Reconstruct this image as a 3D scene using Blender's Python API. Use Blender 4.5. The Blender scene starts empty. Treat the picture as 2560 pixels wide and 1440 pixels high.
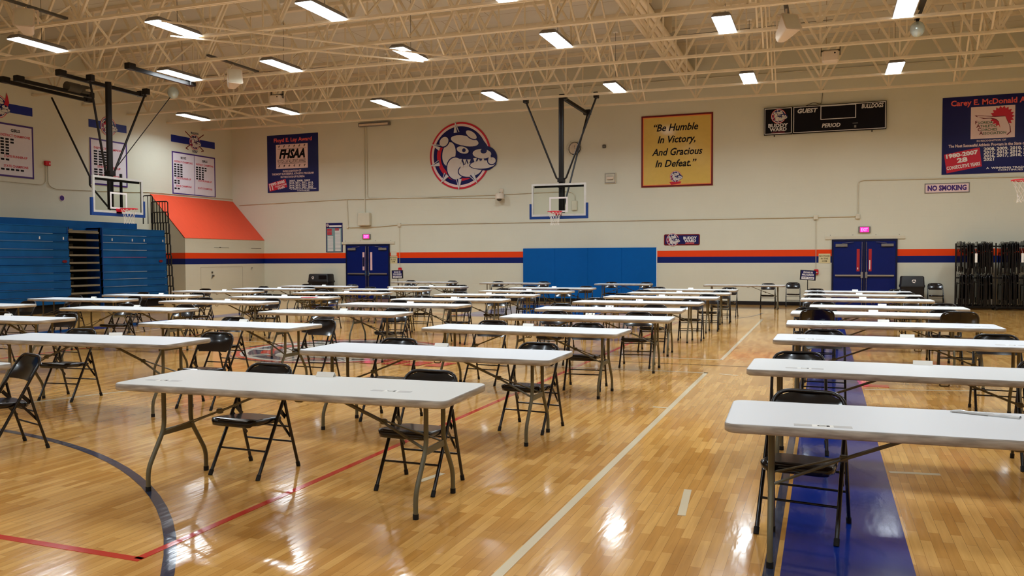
import bpy, bmesh, math, random
from mathutils import Matrix, Vector
from math import pi, sin, cos, radians, hypot, atan2
random.seed(7)
scene = bpy.context.scene
COL = scene.collection

# ------------------------------------------------------------------ camera
cam_d = bpy.data.cameras.new('camera')
cam_d.sensor_fit = 'HORIZONTAL'; cam_d.sensor_width = 36.0
cam_d.lens = 2059.41 * 36.0 / 2560.0
cam_d.clip_start = 0.05; cam_d.clip_end = 200
cam = bpy.data.objects.new('camera', cam_d); COL.objects.link(cam)
_yaw, _pitch, _roll = 0.36211, -0.0351348, -0.003351
_f = Vector((-sin(_yaw)*cos(_pitch), cos(_yaw)*cos(_pitch), sin(_pitch)))
_r = Vector((cos(_yaw), sin(_yaw), 0)); _u = _r.cross(_f)
_r2 = _r*cos(_roll) + _u*sin(_roll); _u2 = _u*cos(_roll) - _r*sin(_roll)
cam.matrix_world = Matrix(((_r2.x, _u2.x, -_f.x, 0), (_r2.y, _u2.y, -_f.y, 0), (_r2.z, _u2.z, -_f.z, 1.56989), (0, 0, 0, 1)))
scene.camera = cam

# ------------------------------------------------------------------ world, exposure
wd = bpy.data.worlds.new('world'); scene.world = wd; wd.use_nodes = True
wd.node_tree.nodes['Background'].inputs[0].default_value = (0.02, 0.018, 0.015, 1)
wd.node_tree.nodes['Background'].inputs[1].default_value = 1.0
scene.view_settings.view_transform = 'Standard'
scene.view_settings.look = 'None'
scene.view_settings.gamma = 1.0
scene.view_settings.use_curve_mapping = False
scene.view_settings.exposure = 0.0
LAMP = 9.0                       # glow of the ceiling fixtures' lenses
LAMP_W = 96.0                    # light each fixture throws downward
LAMP_C = (.80, .92, 1.0)
try:
    scene.cycles.diffuse_bounces = 5; scene.cycles.glossy_bounces = 4; scene.cycles.max_bounces = 8
    scene.cycles.sample_clamp_indirect = 6.0
    scene.cycles.caustics_reflective = False; scene.cycles.caustics_refractive = False
except Exception: pass

# ------------------------------------------------------------------ materials
def lin(c):
    return tuple((x/255/12.92 if x/255 <= .04045 else ((x/255+.055)/1.055)**2.4) for x in c) + (1,)
MATS = {}
def mat(name, rgb, rough=.5, metal=0.0, var=.06, vscale=6.0, bump=0.0, bscale=30.0, coat=0.0, emit=None, estr=0.0, spec=.3, stretch=(1, 1, 1)):
    if name in MATS: return MATS[name]
    m = bpy.data.materials.new(name); m.use_nodes = True
    nt = m.node_tree; b = nt.nodes['Principled BSDF']
    c = lin(rgb)
    b.inputs['Roughness'].default_value = rough; b.inputs['Metallic'].default_value = metal
    b.inputs['Coat Weight'].default_value = coat; b.inputs['Coat Roughness'].default_value = .08
    b.inputs['Specular IOR Level'].default_value = spec
    tc = nt.nodes.new('ShaderNodeTexCoord'); mp = nt.nodes.new('ShaderNodeMapping')
    mp.inputs['Scale'].default_value = stretch
    nt.links.new(tc.outputs['Object'], mp.inputs['Vector'])
    n = nt.nodes.new('ShaderNodeTexNoise'); n.inputs['Scale'].default_value = vscale; n.inputs['Detail'].default_value = 4
    nt.links.new(mp.outputs['Vector'], n.inputs['Vector'])
    r = nt.nodes.new('ShaderNodeValToRGB')
    r.color_ramp.elements[0].position = .3; r.color_ramp.elements[1].position = .7
    r.color_ramp.elements[0].color = tuple(max(0, x*(1-var)) for x in c[:3]) + (1,)
    r.color_ramp.elements[1].color = tuple(min(1, x*(1+var)) for x in c[:3]) + (1,)
    nt.links.new(n.outputs['Fac'], r.inputs['Fac']); nt.links.new(r.outputs['Color'], b.inputs['Base Color'])
    if bump:
        n2 = nt.nodes.new('ShaderNodeTexNoise'); n2.inputs['Scale'].default_value = bscale
        nt.links.new(mp.outputs['Vector'], n2.inputs['Vector'])
        bp = nt.nodes.new('ShaderNodeBump'); bp.inputs['Strength'].default_value = bump; bp.inputs['Distance'].default_value = .01
        nt.links.new(n2.outputs['Fac'], bp.inputs['Height']); nt.links.new(bp.outputs['Normal'], b.inputs['Normal'])
    if emit:
        b.inputs['Emission Color'].default_value = lin(emit); b.inputs['Emission Strength'].default_value = estr
    MATS[name] = m; return m

def N(nt, t, **kw):
    n = nt.nodes.new(t)
    for k, v in kw.items():
        if k in n.inputs: n.inputs[k].default_value = v
        else: setattr(n, k, v)
    return n
def math_n(nt, op, a, b=None):
    n = nt.nodes.new('ShaderNodeMath'); n.operation = op
    for i, v in enumerate((a, b)):
        if v is None: continue
        if isinstance(v, (int, float)): n.inputs[i].default_value = v
        else: nt.links.new(v, n.inputs[i])
    return n.outputs[0]
def mixc(nt, fac, a, b):
    n = nt.nodes.new('ShaderNodeMix'); n.data_type = 'RGBA'
    if isinstance(fac, (int, float)): n.inputs[0].default_value = fac
    else: nt.links.new(fac, n.inputs[0])
    for i, v in ((6, a), (7, b)):
        if isinstance(v, tuple): n.inputs[i].default_value = v
        else: nt.links.new(v, n.inputs[i])
    return n.outputs[2]

def floor_material():
    m = bpy.data.materials.new('varnished_maple'); m.use_nodes = True
    nt = m.node_tree; b = nt.nodes['Principled BSDF']; L = nt.links.new
    tc = N(nt, 'ShaderNodeTexCoord')
    mp = N(nt, 'ShaderNodeMapping'); mp.inputs['Rotation'].default_value = (0, 0, pi/2)   # boards run along y
    L(tc.outputs['Object'], mp.inputs['Vector'])
    br = N(nt, 'ShaderNodeTexBrick'); br.offset = .37; br.offset_frequency = 2; br.squash = 1.0
    br.inputs['Scale'].default_value = 1.0; br.inputs['Brick Width'].default_value = .42; br.inputs['Row Height'].default_value = .057
    br.inputs['Mortar Size'].default_value = .0008; br.inputs['Mortar Smooth'].default_value = .3; br.inputs['Bias'].default_value = 0.0
    br.inputs['Color1'].default_value = lin((232, 181, 106)); br.inputs['Color2'].default_value = lin((198, 142, 70)); br.inputs['Mortar'].default_value = lin((140, 92, 44))
    L(mp.outputs['Vector'], br.inputs['Vector'])
    g = N(nt, 'ShaderNodeTexNoise', Scale=3.0, Detail=6.0)
    mg = N(nt, 'ShaderNodeMapping'); mg.inputs['Scale'].default_value = (14, .9, 1)
    L(tc.outputs['Object'], mg.inputs['Vector']); L(mg.outputs['Vector'], g.inputs['Vector'])
    gr = N(nt, 'ShaderNodeValToRGB'); gr.color_ramp.elements[0].position = .35; gr.color_ramp.elements[1].position = .75
    gr.color_ramp.elements[0].color = (.88, .86, .82, 1); gr.color_ramp.elements[1].color = (1.06, 1.05, 1.03, 1)
    L(g.outputs['Fac'], gr.inputs['Fac'])
    mx = N(nt, 'ShaderNodeMix'); mx.data_type = 'RGBA'; mx.blend_type = 'MULTIPLY'; mx.inputs[0].default_value = 1
    L(br.outputs['Color'], mx.inputs[6]); L(gr.outputs['Color'], mx.inputs[7])
    big = N(nt, 'ShaderNodeTexNoise', Scale=.5, Detail=2.0); L(tc.outputs['Object'], big.inputs['Vector'])
    bigr = N(nt, 'ShaderNodeValToRGB'); bigr.color_ramp.elements[0].position = .3; bigr.color_ramp.elements[1].position = .7
    bigr.color_ramp.elements[0].color = (.95, .93, .9, 1); bigr.color_ramp.elements[1].color = (1.03, 1.02, 1.0, 1)
    L(big.outputs['Fac'], bigr.inputs['Fac'])
    mx2 = N(nt, 'ShaderNodeMix'); mx2.data_type = 'RGBA'; mx2.blend_type = 'MULTIPLY'; mx2.inputs[0].default_value = 1
    L(mx.outputs[2], mx2.inputs[6]); L(bigr.outputs['Color'], mx2.inputs[7])
    L(mx2.outputs[2], b.inputs['Base Color'])
    floor_gloss(nt, b, tc)
    return m
def floor_gloss(nt, b, tc):
    L = nt.links.new
    b.inputs['Roughness'].default_value = .13; b.inputs['Specular IOR Level'].default_value = .5
    b.inputs['Coat Weight'].default_value = .35; b.inputs['Coat Roughness'].default_value = .05
    nz = N(nt, 'ShaderNodeTexNoise', Scale=5.0, Detail=2.0)
    mz = N(nt, 'ShaderNodeMapping'); mz.inputs['Scale'].default_value = (4.0, .9, 1)
    L(tc.outputs['Object'], mz.inputs['Vector']); L(mz.outputs['Vector'], nz.inputs['Vector'])
    bp = N(nt, 'ShaderNodeBump', Strength=.065, Distance=.012)
    L(nz.outputs['Fac'], bp.inputs['Height']); L(bp.outputs['Normal'], b.inputs['Normal']); L(bp.outputs['Normal'], b.inputs['Coat Normal'])
def paint_on_floor(name, rgb):
    if name in MATS: return MATS[name]
    m = bpy.data.materials.new(name); m.use_nodes = True; nt = m.node_tree; b = nt.nodes['Principled BSDF']
    tc = N(nt, 'ShaderNodeTexCoord'); n = N(nt, 'ShaderNodeTexNoise', Scale=2.0, Detail=5.0)
    nt.links.new(tc.outputs['Object'], n.inputs['Vector'])
    c = lin(rgb); nt.links.new(mixc(nt, n.outputs['Fac'], tuple(x*.9 for x in c[:3])+(1,), tuple(min(1, x*1.1) for x in c[:3])+(1,)), b.inputs['Base Color'])
    floor_gloss(nt, b, tc); MATS[name] = m; return m
def wall_material(axis):
    # painted block wall: cream, an orange stripe over a navy stripe at shoulder height; axis = the wall's horizontal axis
    m = bpy.data.materials.new('painted_block_wall_' + axis); m.use_nodes = True
    nt = m.node_tree; b = nt.nodes['Principled BSDF']; L = nt.links.new
    geo = N(nt, 'ShaderNodeNewGeometry'); sp = N(nt, 'ShaderNodeSeparateXYZ'); L(geo.outputs['Position'], sp.inputs[0])
    z = sp.outputs['Z']
    n = N(nt, 'ShaderNodeTexNoise', Scale=.8, Detail=5.0); L(geo.outputs['Position'], n.inputs['Vector'])
    cream = mixc(nt, n.outputs['Fac'], lin((202, 200, 182)), lin((212, 210, 192)))
    def band(a, c): return math_n(nt, 'MULTIPLY', math_n(nt, 'GREATER_THAN', z, a), math_n(nt, 'LESS_THAN', z, c))
    col = mixc(nt, band(1.415, 1.628), cream, lin((4, 28, 98)))
    col = mixc(nt, band(1.628, 1.845), col, lin((226, 64, 8)))
    L(col, b.inputs['Base Color']); b.inputs['Roughness'].default_value = .45; b.inputs['Specular IOR Level'].default_value = .22
    cb = N(nt, 'ShaderNodeCombineXYZ'); L(sp.outputs['X' if axis == 'x' else 'Y'], cb.inputs[0]); L(z, cb.inputs[1])
    br = N(nt, 'ShaderNodeTexBrick'); br.offset = .5
    br.inputs['Scale'].default_value = 1; br.inputs['Brick Width'].default_value = .406; br.inputs['Row Height'].default_value = .203
    br.inputs['Mortar Size'].default_value = .006; br.inputs['Mortar Smooth'].default_value = .6
    L(cb.outputs[0], br.inputs['Vector'])
    inv = math_n(nt, 'SUBTRACT', 1.0, br.outputs['Fac'])
    n2 = N(nt, 'ShaderNodeTexNoise', Scale=40.0); L(geo.outputs['Position'], n2.inputs['Vector'])
    h = math_n(nt, 'ADD', inv, math_n(nt, 'MULTIPLY', n2.outputs['Fac'], .25))
    bp = N(nt, 'ShaderNodeBump', Strength=.22, Distance=.004); L(h, bp.inputs['Height']); L(bp.outputs['Normal'], b.inputs['Normal'])
    return m
def deck_material():
    m = bpy.data.materials.new('sprayed_roof_deck'); m.use_nodes = True
    nt = m.node_tree; b = nt.nodes['Principled BSDF']; L = nt.links.new
    tc = N(nt, 'ShaderNodeTexCoord')
    n = N(nt, 'ShaderNodeTexNoise', Scale=1.1, Detail=6.0); L(tc.outputs['Object'], n.inputs['Vector'])
    col = mixc(nt, n.outputs['Fac'], lin((196, 192, 178)), lin((212, 207, 192)))
    w = N(nt, 'ShaderNodeTexBrick'); w.offset = .5
    w.inputs['Scale'].default_value = 1; w.inputs['Brick Width'].default_value = 3.0; w.inputs['Row Height'].default_value = 1.22; w.inputs['Mortar Size'].default_value = .012
    L(tc.outputs['Object'], w.inputs['Vector'])
    L(mixc(nt, w.outputs['Fac'], col, lin((165, 148, 120))), b.inputs['Base Color'])
    b.inputs['Roughness'].default_value = .8
    return m
def table_material():
    m = bpy.data.materials.new('white_moulded_plastic'); m.use_nodes = True
    nt = m.node_tree; b = nt.nodes['Principled BSDF']; L = nt.links.new
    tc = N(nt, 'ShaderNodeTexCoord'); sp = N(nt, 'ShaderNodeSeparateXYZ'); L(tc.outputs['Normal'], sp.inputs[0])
    oi = N(nt, 'ShaderNodeObjectInfo')
    ad = N(nt, 'ShaderNodeVectorMath'); ad.operation = 'ADD'; L(tc.outputs['Object'], ad.inputs[0])
    sc = math_n(nt, 'MULTIPLY', oi.outputs['Random'], 40.0); L(sc, ad.inputs[1])
    mp = N(nt, 'ShaderNodeMapping'); mp.inputs['Scale'].default_value = (3, 3, 22); L(ad.outputs[0], mp.inputs['Vector'])
    n = N(nt, 'ShaderNodeTexNoise', Scale=2.0, Detail=6.0); L(mp.outputs['Vector'], n.inputs['Vector'])
    edge_shade = N(nt, 'ShaderNodeValToRGB'); edge_shade.color_ramp.elements[0].position = .38; edge_shade.color_ramp.elements[1].position = .68
    edge_shade.color_ramp.elements[0].color = lin((140, 132, 122)); edge_shade.color_ramp.elements[1].color = lin((186, 180, 170)); L(n.outputs['Fac'], edge_shade.inputs['Fac'])
    side = math_n(nt, 'LESS_THAN', sp.outputs['Z'], .75)  # edges and underside: dimmer light painted in as streaky grey
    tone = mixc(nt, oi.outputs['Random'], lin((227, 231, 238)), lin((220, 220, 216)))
    L(mixc(nt, side, tone, edge_shade.outputs['Color']), b.inputs['Base Color'])
    b.inputs['Roughness'].default_value = .38
    n3 = N(nt, 'ShaderNodeTexNoise', Scale=160.0); L(tc.outputs['Object'], n3.inputs['Vector'])
    bp = N(nt, 'ShaderNodeBump', Strength=.08, Distance=.002); L(n3.outputs['Fac'], bp.inputs['Height']); L(bp.outputs['Normal'], b.inputs['Normal'])
    return m

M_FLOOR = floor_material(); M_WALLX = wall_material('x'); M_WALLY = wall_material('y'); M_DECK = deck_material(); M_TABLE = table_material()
M_STEEL = mat('cream_painted_steel', (226, 213, 188), .55, var=.05, bump=.05)
M_CHAIR = mat('black_enamel_steel', (17, 12, 12), .24, var=.15, spec=.5)
M_CHAIRP = mat('black_enamel_panel', (20, 14, 14), .2, var=.15, coat=.3)
M_LEG = mat('olive_grey_steel', (98, 92, 70), .4, metal=.0, var=.08)
M_RUB = mat('black_rubber', (22, 20, 19), .7)
M_WHITE = mat('white_card', (240, 238, 232), .6, var=.02)
M_BLK = mat('matt_black_steel', (24, 20, 18), .45, var=.1)
M_GREYF = mat('grey_lamp_housing', (120, 116, 112), .5, var=.04)
M_LENS = mat('lamp_lens', (250, 250, 250), .4, emit=(243, 250, 255), estr=LAMP)
M_CREAM = mat('cream_paint', (204, 197, 176), .5, var=.03)
M_NAVYDOOR = mat('navy_door_paint', (6, 26, 96), .35, var=.06, spec=.2)
M_NAVYFR = mat('dark_navy_frame_paint', (16, 20, 52), .35, var=.06)
M_ALU = mat('brushed_aluminium', (190, 188, 184), .28, metal=.9, var=.08, stretch=(1, 1, 20))
M_BLEACH = mat('blue_bleacher_plastic', (8, 76, 130), .5, var=.14, vscale=2.2, bump=.03, spec=.16)
M_BLEACHD = mat('dark_blue_bleacher_plastic', (8, 56, 120), .45, var=.1)
M_PAD = mat('blue_vinyl_pad', (0, 86, 160), .5, var=.03, spec=.12)
M_ORROOF = mat('orange_painted_boards', (228, 82, 52), .5, var=.05, vscale=3, stretch=(1, 12, 1))
M_TAN = mat('tan_step_board', (116, 106, 86), .6)
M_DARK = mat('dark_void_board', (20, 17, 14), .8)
M_RED = mat('red_paint', (196, 22, 36), .35, var=.05)
M_RIM = mat('red_rim_paint', (205, 16, 40), .3, var=.05)
M_NET = mat('white_net_cord', (225, 218, 205), .8)
M_NAVYP = mat('navy_print', (16, 18, 84), .3, var=.04)
M_PURPLE = mat('purple_print', (66, 38, 112), .35, var=.04)
M_BLUEBAN = mat('royal_blue_banner', (18, 34, 122), .4, var=.04)
M_WPRINT = mat('white_print', (226, 220, 218), .4, var=.02)
M_PINKW = mat('pinkish_white_print', (224, 198, 196), .4, var=.02)
M_POSTW = mat('white_poster_panel', (214, 208, 216), .35, var=.02)
M_REDP = mat('red_print', (190, 30, 52), .4, var=.03)
M_ORP = mat('salmon_red_print', (226, 92, 88), .4, var=.03)
M_BLKP = mat('black_print', (16, 12, 16), .5, var=.02, spec=.12)
M_GOLD = mat('gold_sign_panel', (208, 176, 92), .13, var=.03)
M_MAROON = mat('maroon_border', (104, 12, 24), .3, var=.03)
M_ORL = mat('orange_border', (226, 130, 70), .3, var=.03)
M_SILV = mat('silver_print', (205, 203, 206), .35, var=.02)
M_LOGOW = mat('light_grey_print', (206, 199, 194), .4, var=.02)
M_TEAL = mat('teal_grey_print', (120, 150, 150), .4, var=.03)
M_EXIT = mat('pink_exit_glow', (255, 40, 140), .4, emit=(255, 25, 120), estr=2.2)
M_EXITL = mat('exit_letters_glow', (255, 120, 190), .4, emit=(255, 120, 195), estr=2.4)
M_BEIGES = mat('beige_sign_card', (208, 194, 150), .5, var=.02)
M_OLIVEP = mat('olive_print', (84, 78, 42), .5)
M_BINB = mat('black_bin_plastic', (26, 22, 21), .42, var=.1)
M_BULB = mat('glass_safety_strap_case', (190, 205, 205), .15, metal=.3)
M_SPK = mat('white_speaker_plastic', (214, 198, 178), .45, var=.03)
M_DGREY = mat('dark_grey_strut', (78, 74, 66), .5, var=.08)
M_CHROME = mat('chrome_rod', (200, 200, 205), .12, metal=1.0)
M_BACKP = mat('navy_board_padding', (20, 56, 120), .45, var=.05)
M_SOIL = mat('greyed_paper_label', (196, 194, 192), .4, var=.05)
M_TAPE = mat('clear_tape', (208, 210, 212), .15, var=.03)
M_GREEN = mat('green_print', (58, 92, 62), .5)
def glass_mat():
    m = bpy.data.materials.new('clear_backboard_glass'); m.use_nodes = True
    nt = m.node_tree; b = nt.nodes['Principled BSDF']
    tc = N(nt, 'ShaderNodeTexCoord'); n = N(nt, 'ShaderNodeTexNoise', Scale=2.0); nt.links.new(tc.outputs['Object'], n.inputs['Vector'])
    nt.links.new(mixc(nt, n.outputs['Fac'], (.90, .96, .92, 1), (.93, .97, .94, 1)), b.inputs['Base Color'])
    b.inputs['Roughness'].default_value = .02; b.inputs['Transmission Weight'].default_value = 1.0; b.inputs['IOR'].default_value = 1.03
    return m
M_GLASS = glass_mat()

# ------------------------------------------------------------------ mesh builder
def fillet(pts, rad, n=5):
    pts = [Vector(p) for p in pts]; out = [pts[0]]
    for i in range(1, len(pts)-1):
        r = rad[i-1] if isinstance(rad, (list, tuple)) else rad
        a, b, c = pts[i-1], pts[i], pts[i+1]
        d1 = (a-b); d2 = (c-b); l1 = d1.length; l2 = d2.length; d1.normalize(); d2.normalize()
        t = min(r, l1*.49, l2*.49)
        if t < 1e-4: out.append(b); continue
        p0 = b + d1*t; p2 = b + d2*t
        for k in range(n+1):
            s = k/n; out.append((1-s)**2*p0 + 2*s*(1-s)*b + s*s*p2)
    out.append(pts[-1]); return out
def rrect(w, h, r, n=5, cx=0, cy=0):
    o = []
    for sx, sy, a0 in ((1, 1, 0), (-1, 1, pi/2), (-1, -1, pi), (1, -1, 3*pi/2)):
        for k in range(n+1):
            a = a0 + pi/2*k/n; o.append((cx+sx*(w/2-r)+r*cos(a), cy+sy*(h/2-r)+r*sin(a)))
    return o
def circ(r, n=32, cx=0, cy=0, a0=0, a1=2*pi, rx=None, rot=0):
    o = []
    for k in range(n):
        a = a0+(a1-a0)*k/n; x = (rx or r)*cos(a); y = r*sin(a)
        o.append((cx+x*cos(rot)-y*sin(rot), cy+x*sin(rot)+y*cos(rot)))
    return o
class MB:
    def __init__(s): s.v = []; s.f = []; s.m = []; s.s = []
    def add(s, vs, fs, mi=0, smooth=False):
        o = len(s.v); s.v += [tuple(x) for x in vs]
        for f in fs: s.f.append([o+i for i in f]); s.m.append(mi); s.s.append(smooth)
        return s
    def box(s, x0, x1, y0, y1, z0, z1, mi=0, X=None):
        vs = [Vector(p) for p in ((x0, y0, z0), (x1, y0, z0), (x1, y1, z0), (x0, y1, z0), (x0, y0, z1), (x1, y0, z1), (x1, y1, z1), (x0, y1, z1))]
        if X is not None: vs = [X @ p for p in vs]
        return s.add(vs, [(0, 3, 2, 1), (4, 5, 6, 7), (0, 1, 5, 4), (1, 2, 6, 5), (2, 3, 7, 6), (3, 0, 4, 7)], mi)
    def bbox(s, x0, x1, y0, y1, z0, z1, b=.01, mi=0):
        # box with chamfered edges
        w, d = x1-x0, y1-y0; b = min(b, w*.45, d*.45, (z1-z0)*.45)
        cx, cy = (x0+x1)/2, (y0+y1)/2
        return s.stack([(rrect(w-2*b, d-2*b, b*.5, 1, cx, cy), z0), (rrect(w, d, b, 2, cx, cy), z0+b), (rrect(w, d, b, 2, cx, cy), z1-b), (rrect(w-2*b, d-2*b, b*.5, 1, cx, cy), z1)], mi) if False else s._bb(x0, x1, y0, y1, z0, z1, b, mi)
    def _bb(s, x0, x1, y0, y1, z0, z1, b, mi):
        ring = lambda i, z: [(x0+i+b, y0+i, z), (x1-i-b, y0+i, z), (x1-i, y0+i+b, z), (x1-i, y1-i-b, z), (x1-i-b, y1-i, z), (x0+i+b, y1-i, z), (x0+i, y1-i-b, z), (x0+i, y0+i+b, z)]
        R = [ring(b, z0), ring(0, z0+b), ring(0, z1-b), ring(b, z1)]
        return s.rings(R, mi)
    def rings(s, R, mi=0, smooth=False, closed=True, caps=True, mcap=None):
        n = len(R[0]); vs = [p for r in R for p in r]; fs = []
        for i in range(len(R)-1):
            for k in range(n if closed else n-1):
                k2 = (k+1) % n; fs.append((i*n+k, i*n+k2, (i+1)*n+k2, (i+1)*n+k))
        s.add(vs, fs, mi, smooth)
        if caps:
            s.add(R[0], [tuple(range(n-1, -1, -1))], mi); s.add(R[-1], [tuple(range(n))], mi if mcap is None else mcap)
        return s
    def tube(s, path, r, n=8, mi=0, closed=False, tip=None):
        P = [Vector(p) for p in path]; m = len(P); R = []; up = None
        for i in range(m):
            if closed: t = P[(i+1) % m]-P[i-1]
            else: t = P[min(i+1, m-1)]-P[max(i-1, 0)]
            t.normalize()
            if up is None:
                up = Vector((0, 0, 1)) if abs(t.z) < .9 else Vector((0, 1, 0))
            a = t.cross(up)
            if a.length < 1e-5: a = t.cross(Vector((1, 0, 0)))
            a.normalize(); b = a.cross(t).normalized(); up = b
            rr = r[i] if isinstance(r, (list, tuple)) else r
            R.append([P[i]+a*rr*cos(2*pi*k/n)+b*rr*sin(2*pi*k/n) for k in range(n)])
        if closed: R.append(R[0])
        # faces oriented outward
        R = [list(reversed(q)) for q in R]
        s.rings(R, mi, True, True, not closed)
        return s
    def bar(s, p, q, w, h, mi=0, up=(0, 0, 1)):
        p = Vector(p); q = Vector(q); t = (q-p).normalized(); up = Vector(up)
        if abs(t.dot(up)) > .98: up = Vector((0, 1, 0))
        a = t.cross(up).normalized()*w/2; b = a.cross(t).normalized()*h/2
        vs = [p-a-b, p+a-b, p+a+b, p-a+b, q-a-b, q+a-b, q+a+b, q-a+b]
        return s.add(vs, [(0, 1, 2, 3), (7, 6, 5, 4), (0, 4, 5, 1), (1, 5, 6, 2), (2, 6, 7, 3), (3, 7, 4, 0)], mi)
    def prism(s, pts, d0, d1, mi=0, F=None):
        # polygon in (u,v) from depth d0 to d1; F maps (u,v,d) to xyz
        F = F or (lambda u, v, d: (u, v, d))
        area = sum(pts[i-1][0]*pts[i][1]-pts[i][0]*pts[i-1][1] for i in range(len(pts)))
        if area < 0: pts = pts[::-1]
        n = len(pts); A = [F(u, v, d0) for u, v in pts]; B = [F(u, v, d1) for u, v in pts]
        s.add(B, [tuple(range(n))], mi); s.add(A, [tuple(range(n-1, -1, -1))], mi)
        s.add(A+B, [(k, (k+1) % n, n+(k+1) % n, n+k) for k in range(n)], mi)
        return s
    def frame(s, u0, u1, v0, v1, t, d0, d1, mi=0, F=None):
        for a, b, c, e in ((u0, u1, v0, v0+t), (u0, u1, v1-t, v1), (u0, u0+t, v0+t, v1-t), (u1-t, u1, v0+t, v1-t)):
            s.prism([(a, c), (b, c), (b, e), (a, e)], d0, d1, mi, F)
        return s
    def build(s, name, mats, parent=None, loc=None):
        me = bpy.data.meshes.new(name); me.from_pydata(s.v, [], s.f)
        for m in (mats if isinstance(mats, (list, tuple)) else [mats]): me.materials.append(m)
        me.polygons.foreach_set('material_index', s.m); me.polygons.foreach_set('use_smooth', s.s); me.update()
        o = bpy.data.objects.new(name, me); COL.objects.link(o)
        if parent: o.parent = parent
        if loc: o.location = loc
        return o
def tag(o, label=None, cat=None, group=None, kind=None):
    for k, v in (('label', label), ('category', cat), ('group', group), ('kind', kind)):
        if v: o[k] = v
    return o
def thing(name, label, cat, loc=(0, 0, 0), rz=0, group=None):
    o = bpy.data.objects.new(name, None); COL.objects.link(o); o.empty_display_size = .1
    o.location = loc; o.rotation_euler = (0, 0, rz)
    return tag(o, label, cat, group)
def copy_tree(o, parent=None):
    c = o.copy(); COL.objects.link(c)
    if parent: c.parent = parent
    for ch in list(o.children): copy_tree(ch, c)
    return c
_tc = {}
def text_polys(body, size, bold=.0, shear=0.0, space=1.0):
    """mesh data of a line of text: (verts2d, faces, width)"""
    key = (body, bold, shear, space)
    if key not in _tc:
        cu = bpy.data.curves.new('t', 'FONT'); cu.body = body; cu.size = 1.0; cu.offset = bold; cu.shear = shear; cu.space_character = space
        cu.resolution_u = 2
        ob = bpy.data.objects.new('t', cu); COL.objects.link(ob)
        dg = bpy.context.evaluated_depsgraph_get()
        me = bpy.data.meshes.new_from_object(ob.evaluated_get(dg))
        vs = [(v.co.x, v.co.y) for v in me.vertices]; fs = [tuple(p.vertices) for p in me.polygons]
        bpy.data.objects.remove(ob); bpy.data.curves.remove(cu); bpy.data.meshes.remove(me)
        xs = [v[0] for v in vs] or [0]; ys = [v[1] for v in vs] or [0]
        _tc[key] = (vs, fs, min(xs), max(xs), min(ys), max(ys))
    return _tc[key]
def add_text(mb, body, u, v, h, F, d, mi=0, align='c', width=None, bold=.02, shear=0.0, rot=0, space=1.0):
    """capital height h, optional exact width; (u,v) = baseline left/centre/right"""
    vs, fs, x0, x1, y0, y1 = text_polys(body, 1, bold, shear, space)
    sy = h/.69; sx = sy if width is None else width/(x1-x0)
    w = (x1-x0)*sx; ox = {'l': 0, 'c': -w/2, 'r': -w}[align]
    P = []
    for x, y in vs:
        a = ox+(x-x0)*sx; b = y*sy
        P.append(F(u+a*cos(rot)-b*sin(rot), v+a*sin(rot)+b*cos(rot), d))
    mb.add(P, fs, mi)
FB = lambda u, v, d: (u, -d, v)          # sign on the back wall, facing -y
FL = lambda u, v, d: (d, u, v)           # sign on the left wall, facing +x
# ------------------------------------------------------------------ the setting
XL, XR, YB, YF, ZC = -23.66, 8.3, 28.8, -4.4, 8.5
def struct(o): o['kind'] = 'structure'; return o
floor = struct(MB().box(XL, XR, YF, YB, -.2, 0).build('floor', M_FLOOR))
struct(MB().box(XL-.3, XR+.3, YB, YB+.3, -.2, ZC+.3).build('wall_back', M_WALLX))
struct(MB().box(XL-.3, XL, YF, YB, -.2, ZC+.3).build('wall_left', M_WALLY))
struct(MB().box(XR, XR+.3, YF, YB, -.2, ZC+.3).build('wall_right', M_WALLY))
struct(MB().box(XL-.3, XR+.3, YF-.3, YF, -.2, ZC+.3).build('wall_front', M_WALLX))
struct(MB().box(XL, XR, YF, YB, ZC, ZC+.25).build('ceiling', M_DECK))
M_BASEB = mat('black_rubber_baseboard', (20, 17, 18), .45)
for nm, b in (('baseboard_back', (XL, XR, YB-.012, YB, 0, .125)), ('baseboard_right', (XR-.012, XR, YF, YB-.012, 0, .125)), ('baseboard_left', (XL, XL+.012, YF, YB-.012, 0, .125))):
    struct(MB().box(*b).build(nm, M_BASEB))

# painted court lines: thin paint films on the floor, parts of the floor
P_RED = paint_on_floor('red_line_paint', (200, 50, 40)); P_WHITE = paint_on_floor('white_line_paint', (222, 208, 178))
P_BLUE = paint_on_floor('blue_border_paint', (14, 42, 128)); P_DARK = paint_on_floor('slate_line_paint', (56, 62, 84)); P_BLK = paint_on_floor('black_line_paint', (58, 52, 44))
P_LOGOW = paint_on_floor('grey_white_court_paint', (206, 200, 186))
def line(name, x0, y0, x1, y1, w, m, lvl=1):
    d = Vector((x1-x0, y1-y0, 0)); n = Vector((-d.y, d.x, 0)).normalized()*w/2; a = Vector((x0, y0, 0)); b = Vector((x1, y1, 0))
    pts = [(p.x, p.y) for p in (a-n, b-n, b+n, a+n)]
    return MB().prism(pts, .0004, .0004+.0006*lvl).build(name, m, floor)
def arc(name, cx, cy, r, w, a0, a1, m, n=64, lvl=2):
    o = [(cx+(r+w/2)*cos(a0+(a1-a0)*k/n), cy+(r+w/2)*sin(a0+(a1-a0)*k/n)) for k in range(n+1)]
    i = [(cx+(r-w/2)*cos(a0+(a1-a0)*k/n), cy+(r-w/2)*sin(a0+(a1-a0)*k/n)) for k in range(n+1)]
    mb = MB(); z = .0004+.0006*lvl
    mb.rings([[(p[0], p[1], z), (q[0], q[1], z)] for p, q in zip(o, i)], closed=False, caps=False)
    mb.f = [f[::-1] for f in mb.f]
    return mb.build(name, m, floor)
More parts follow.
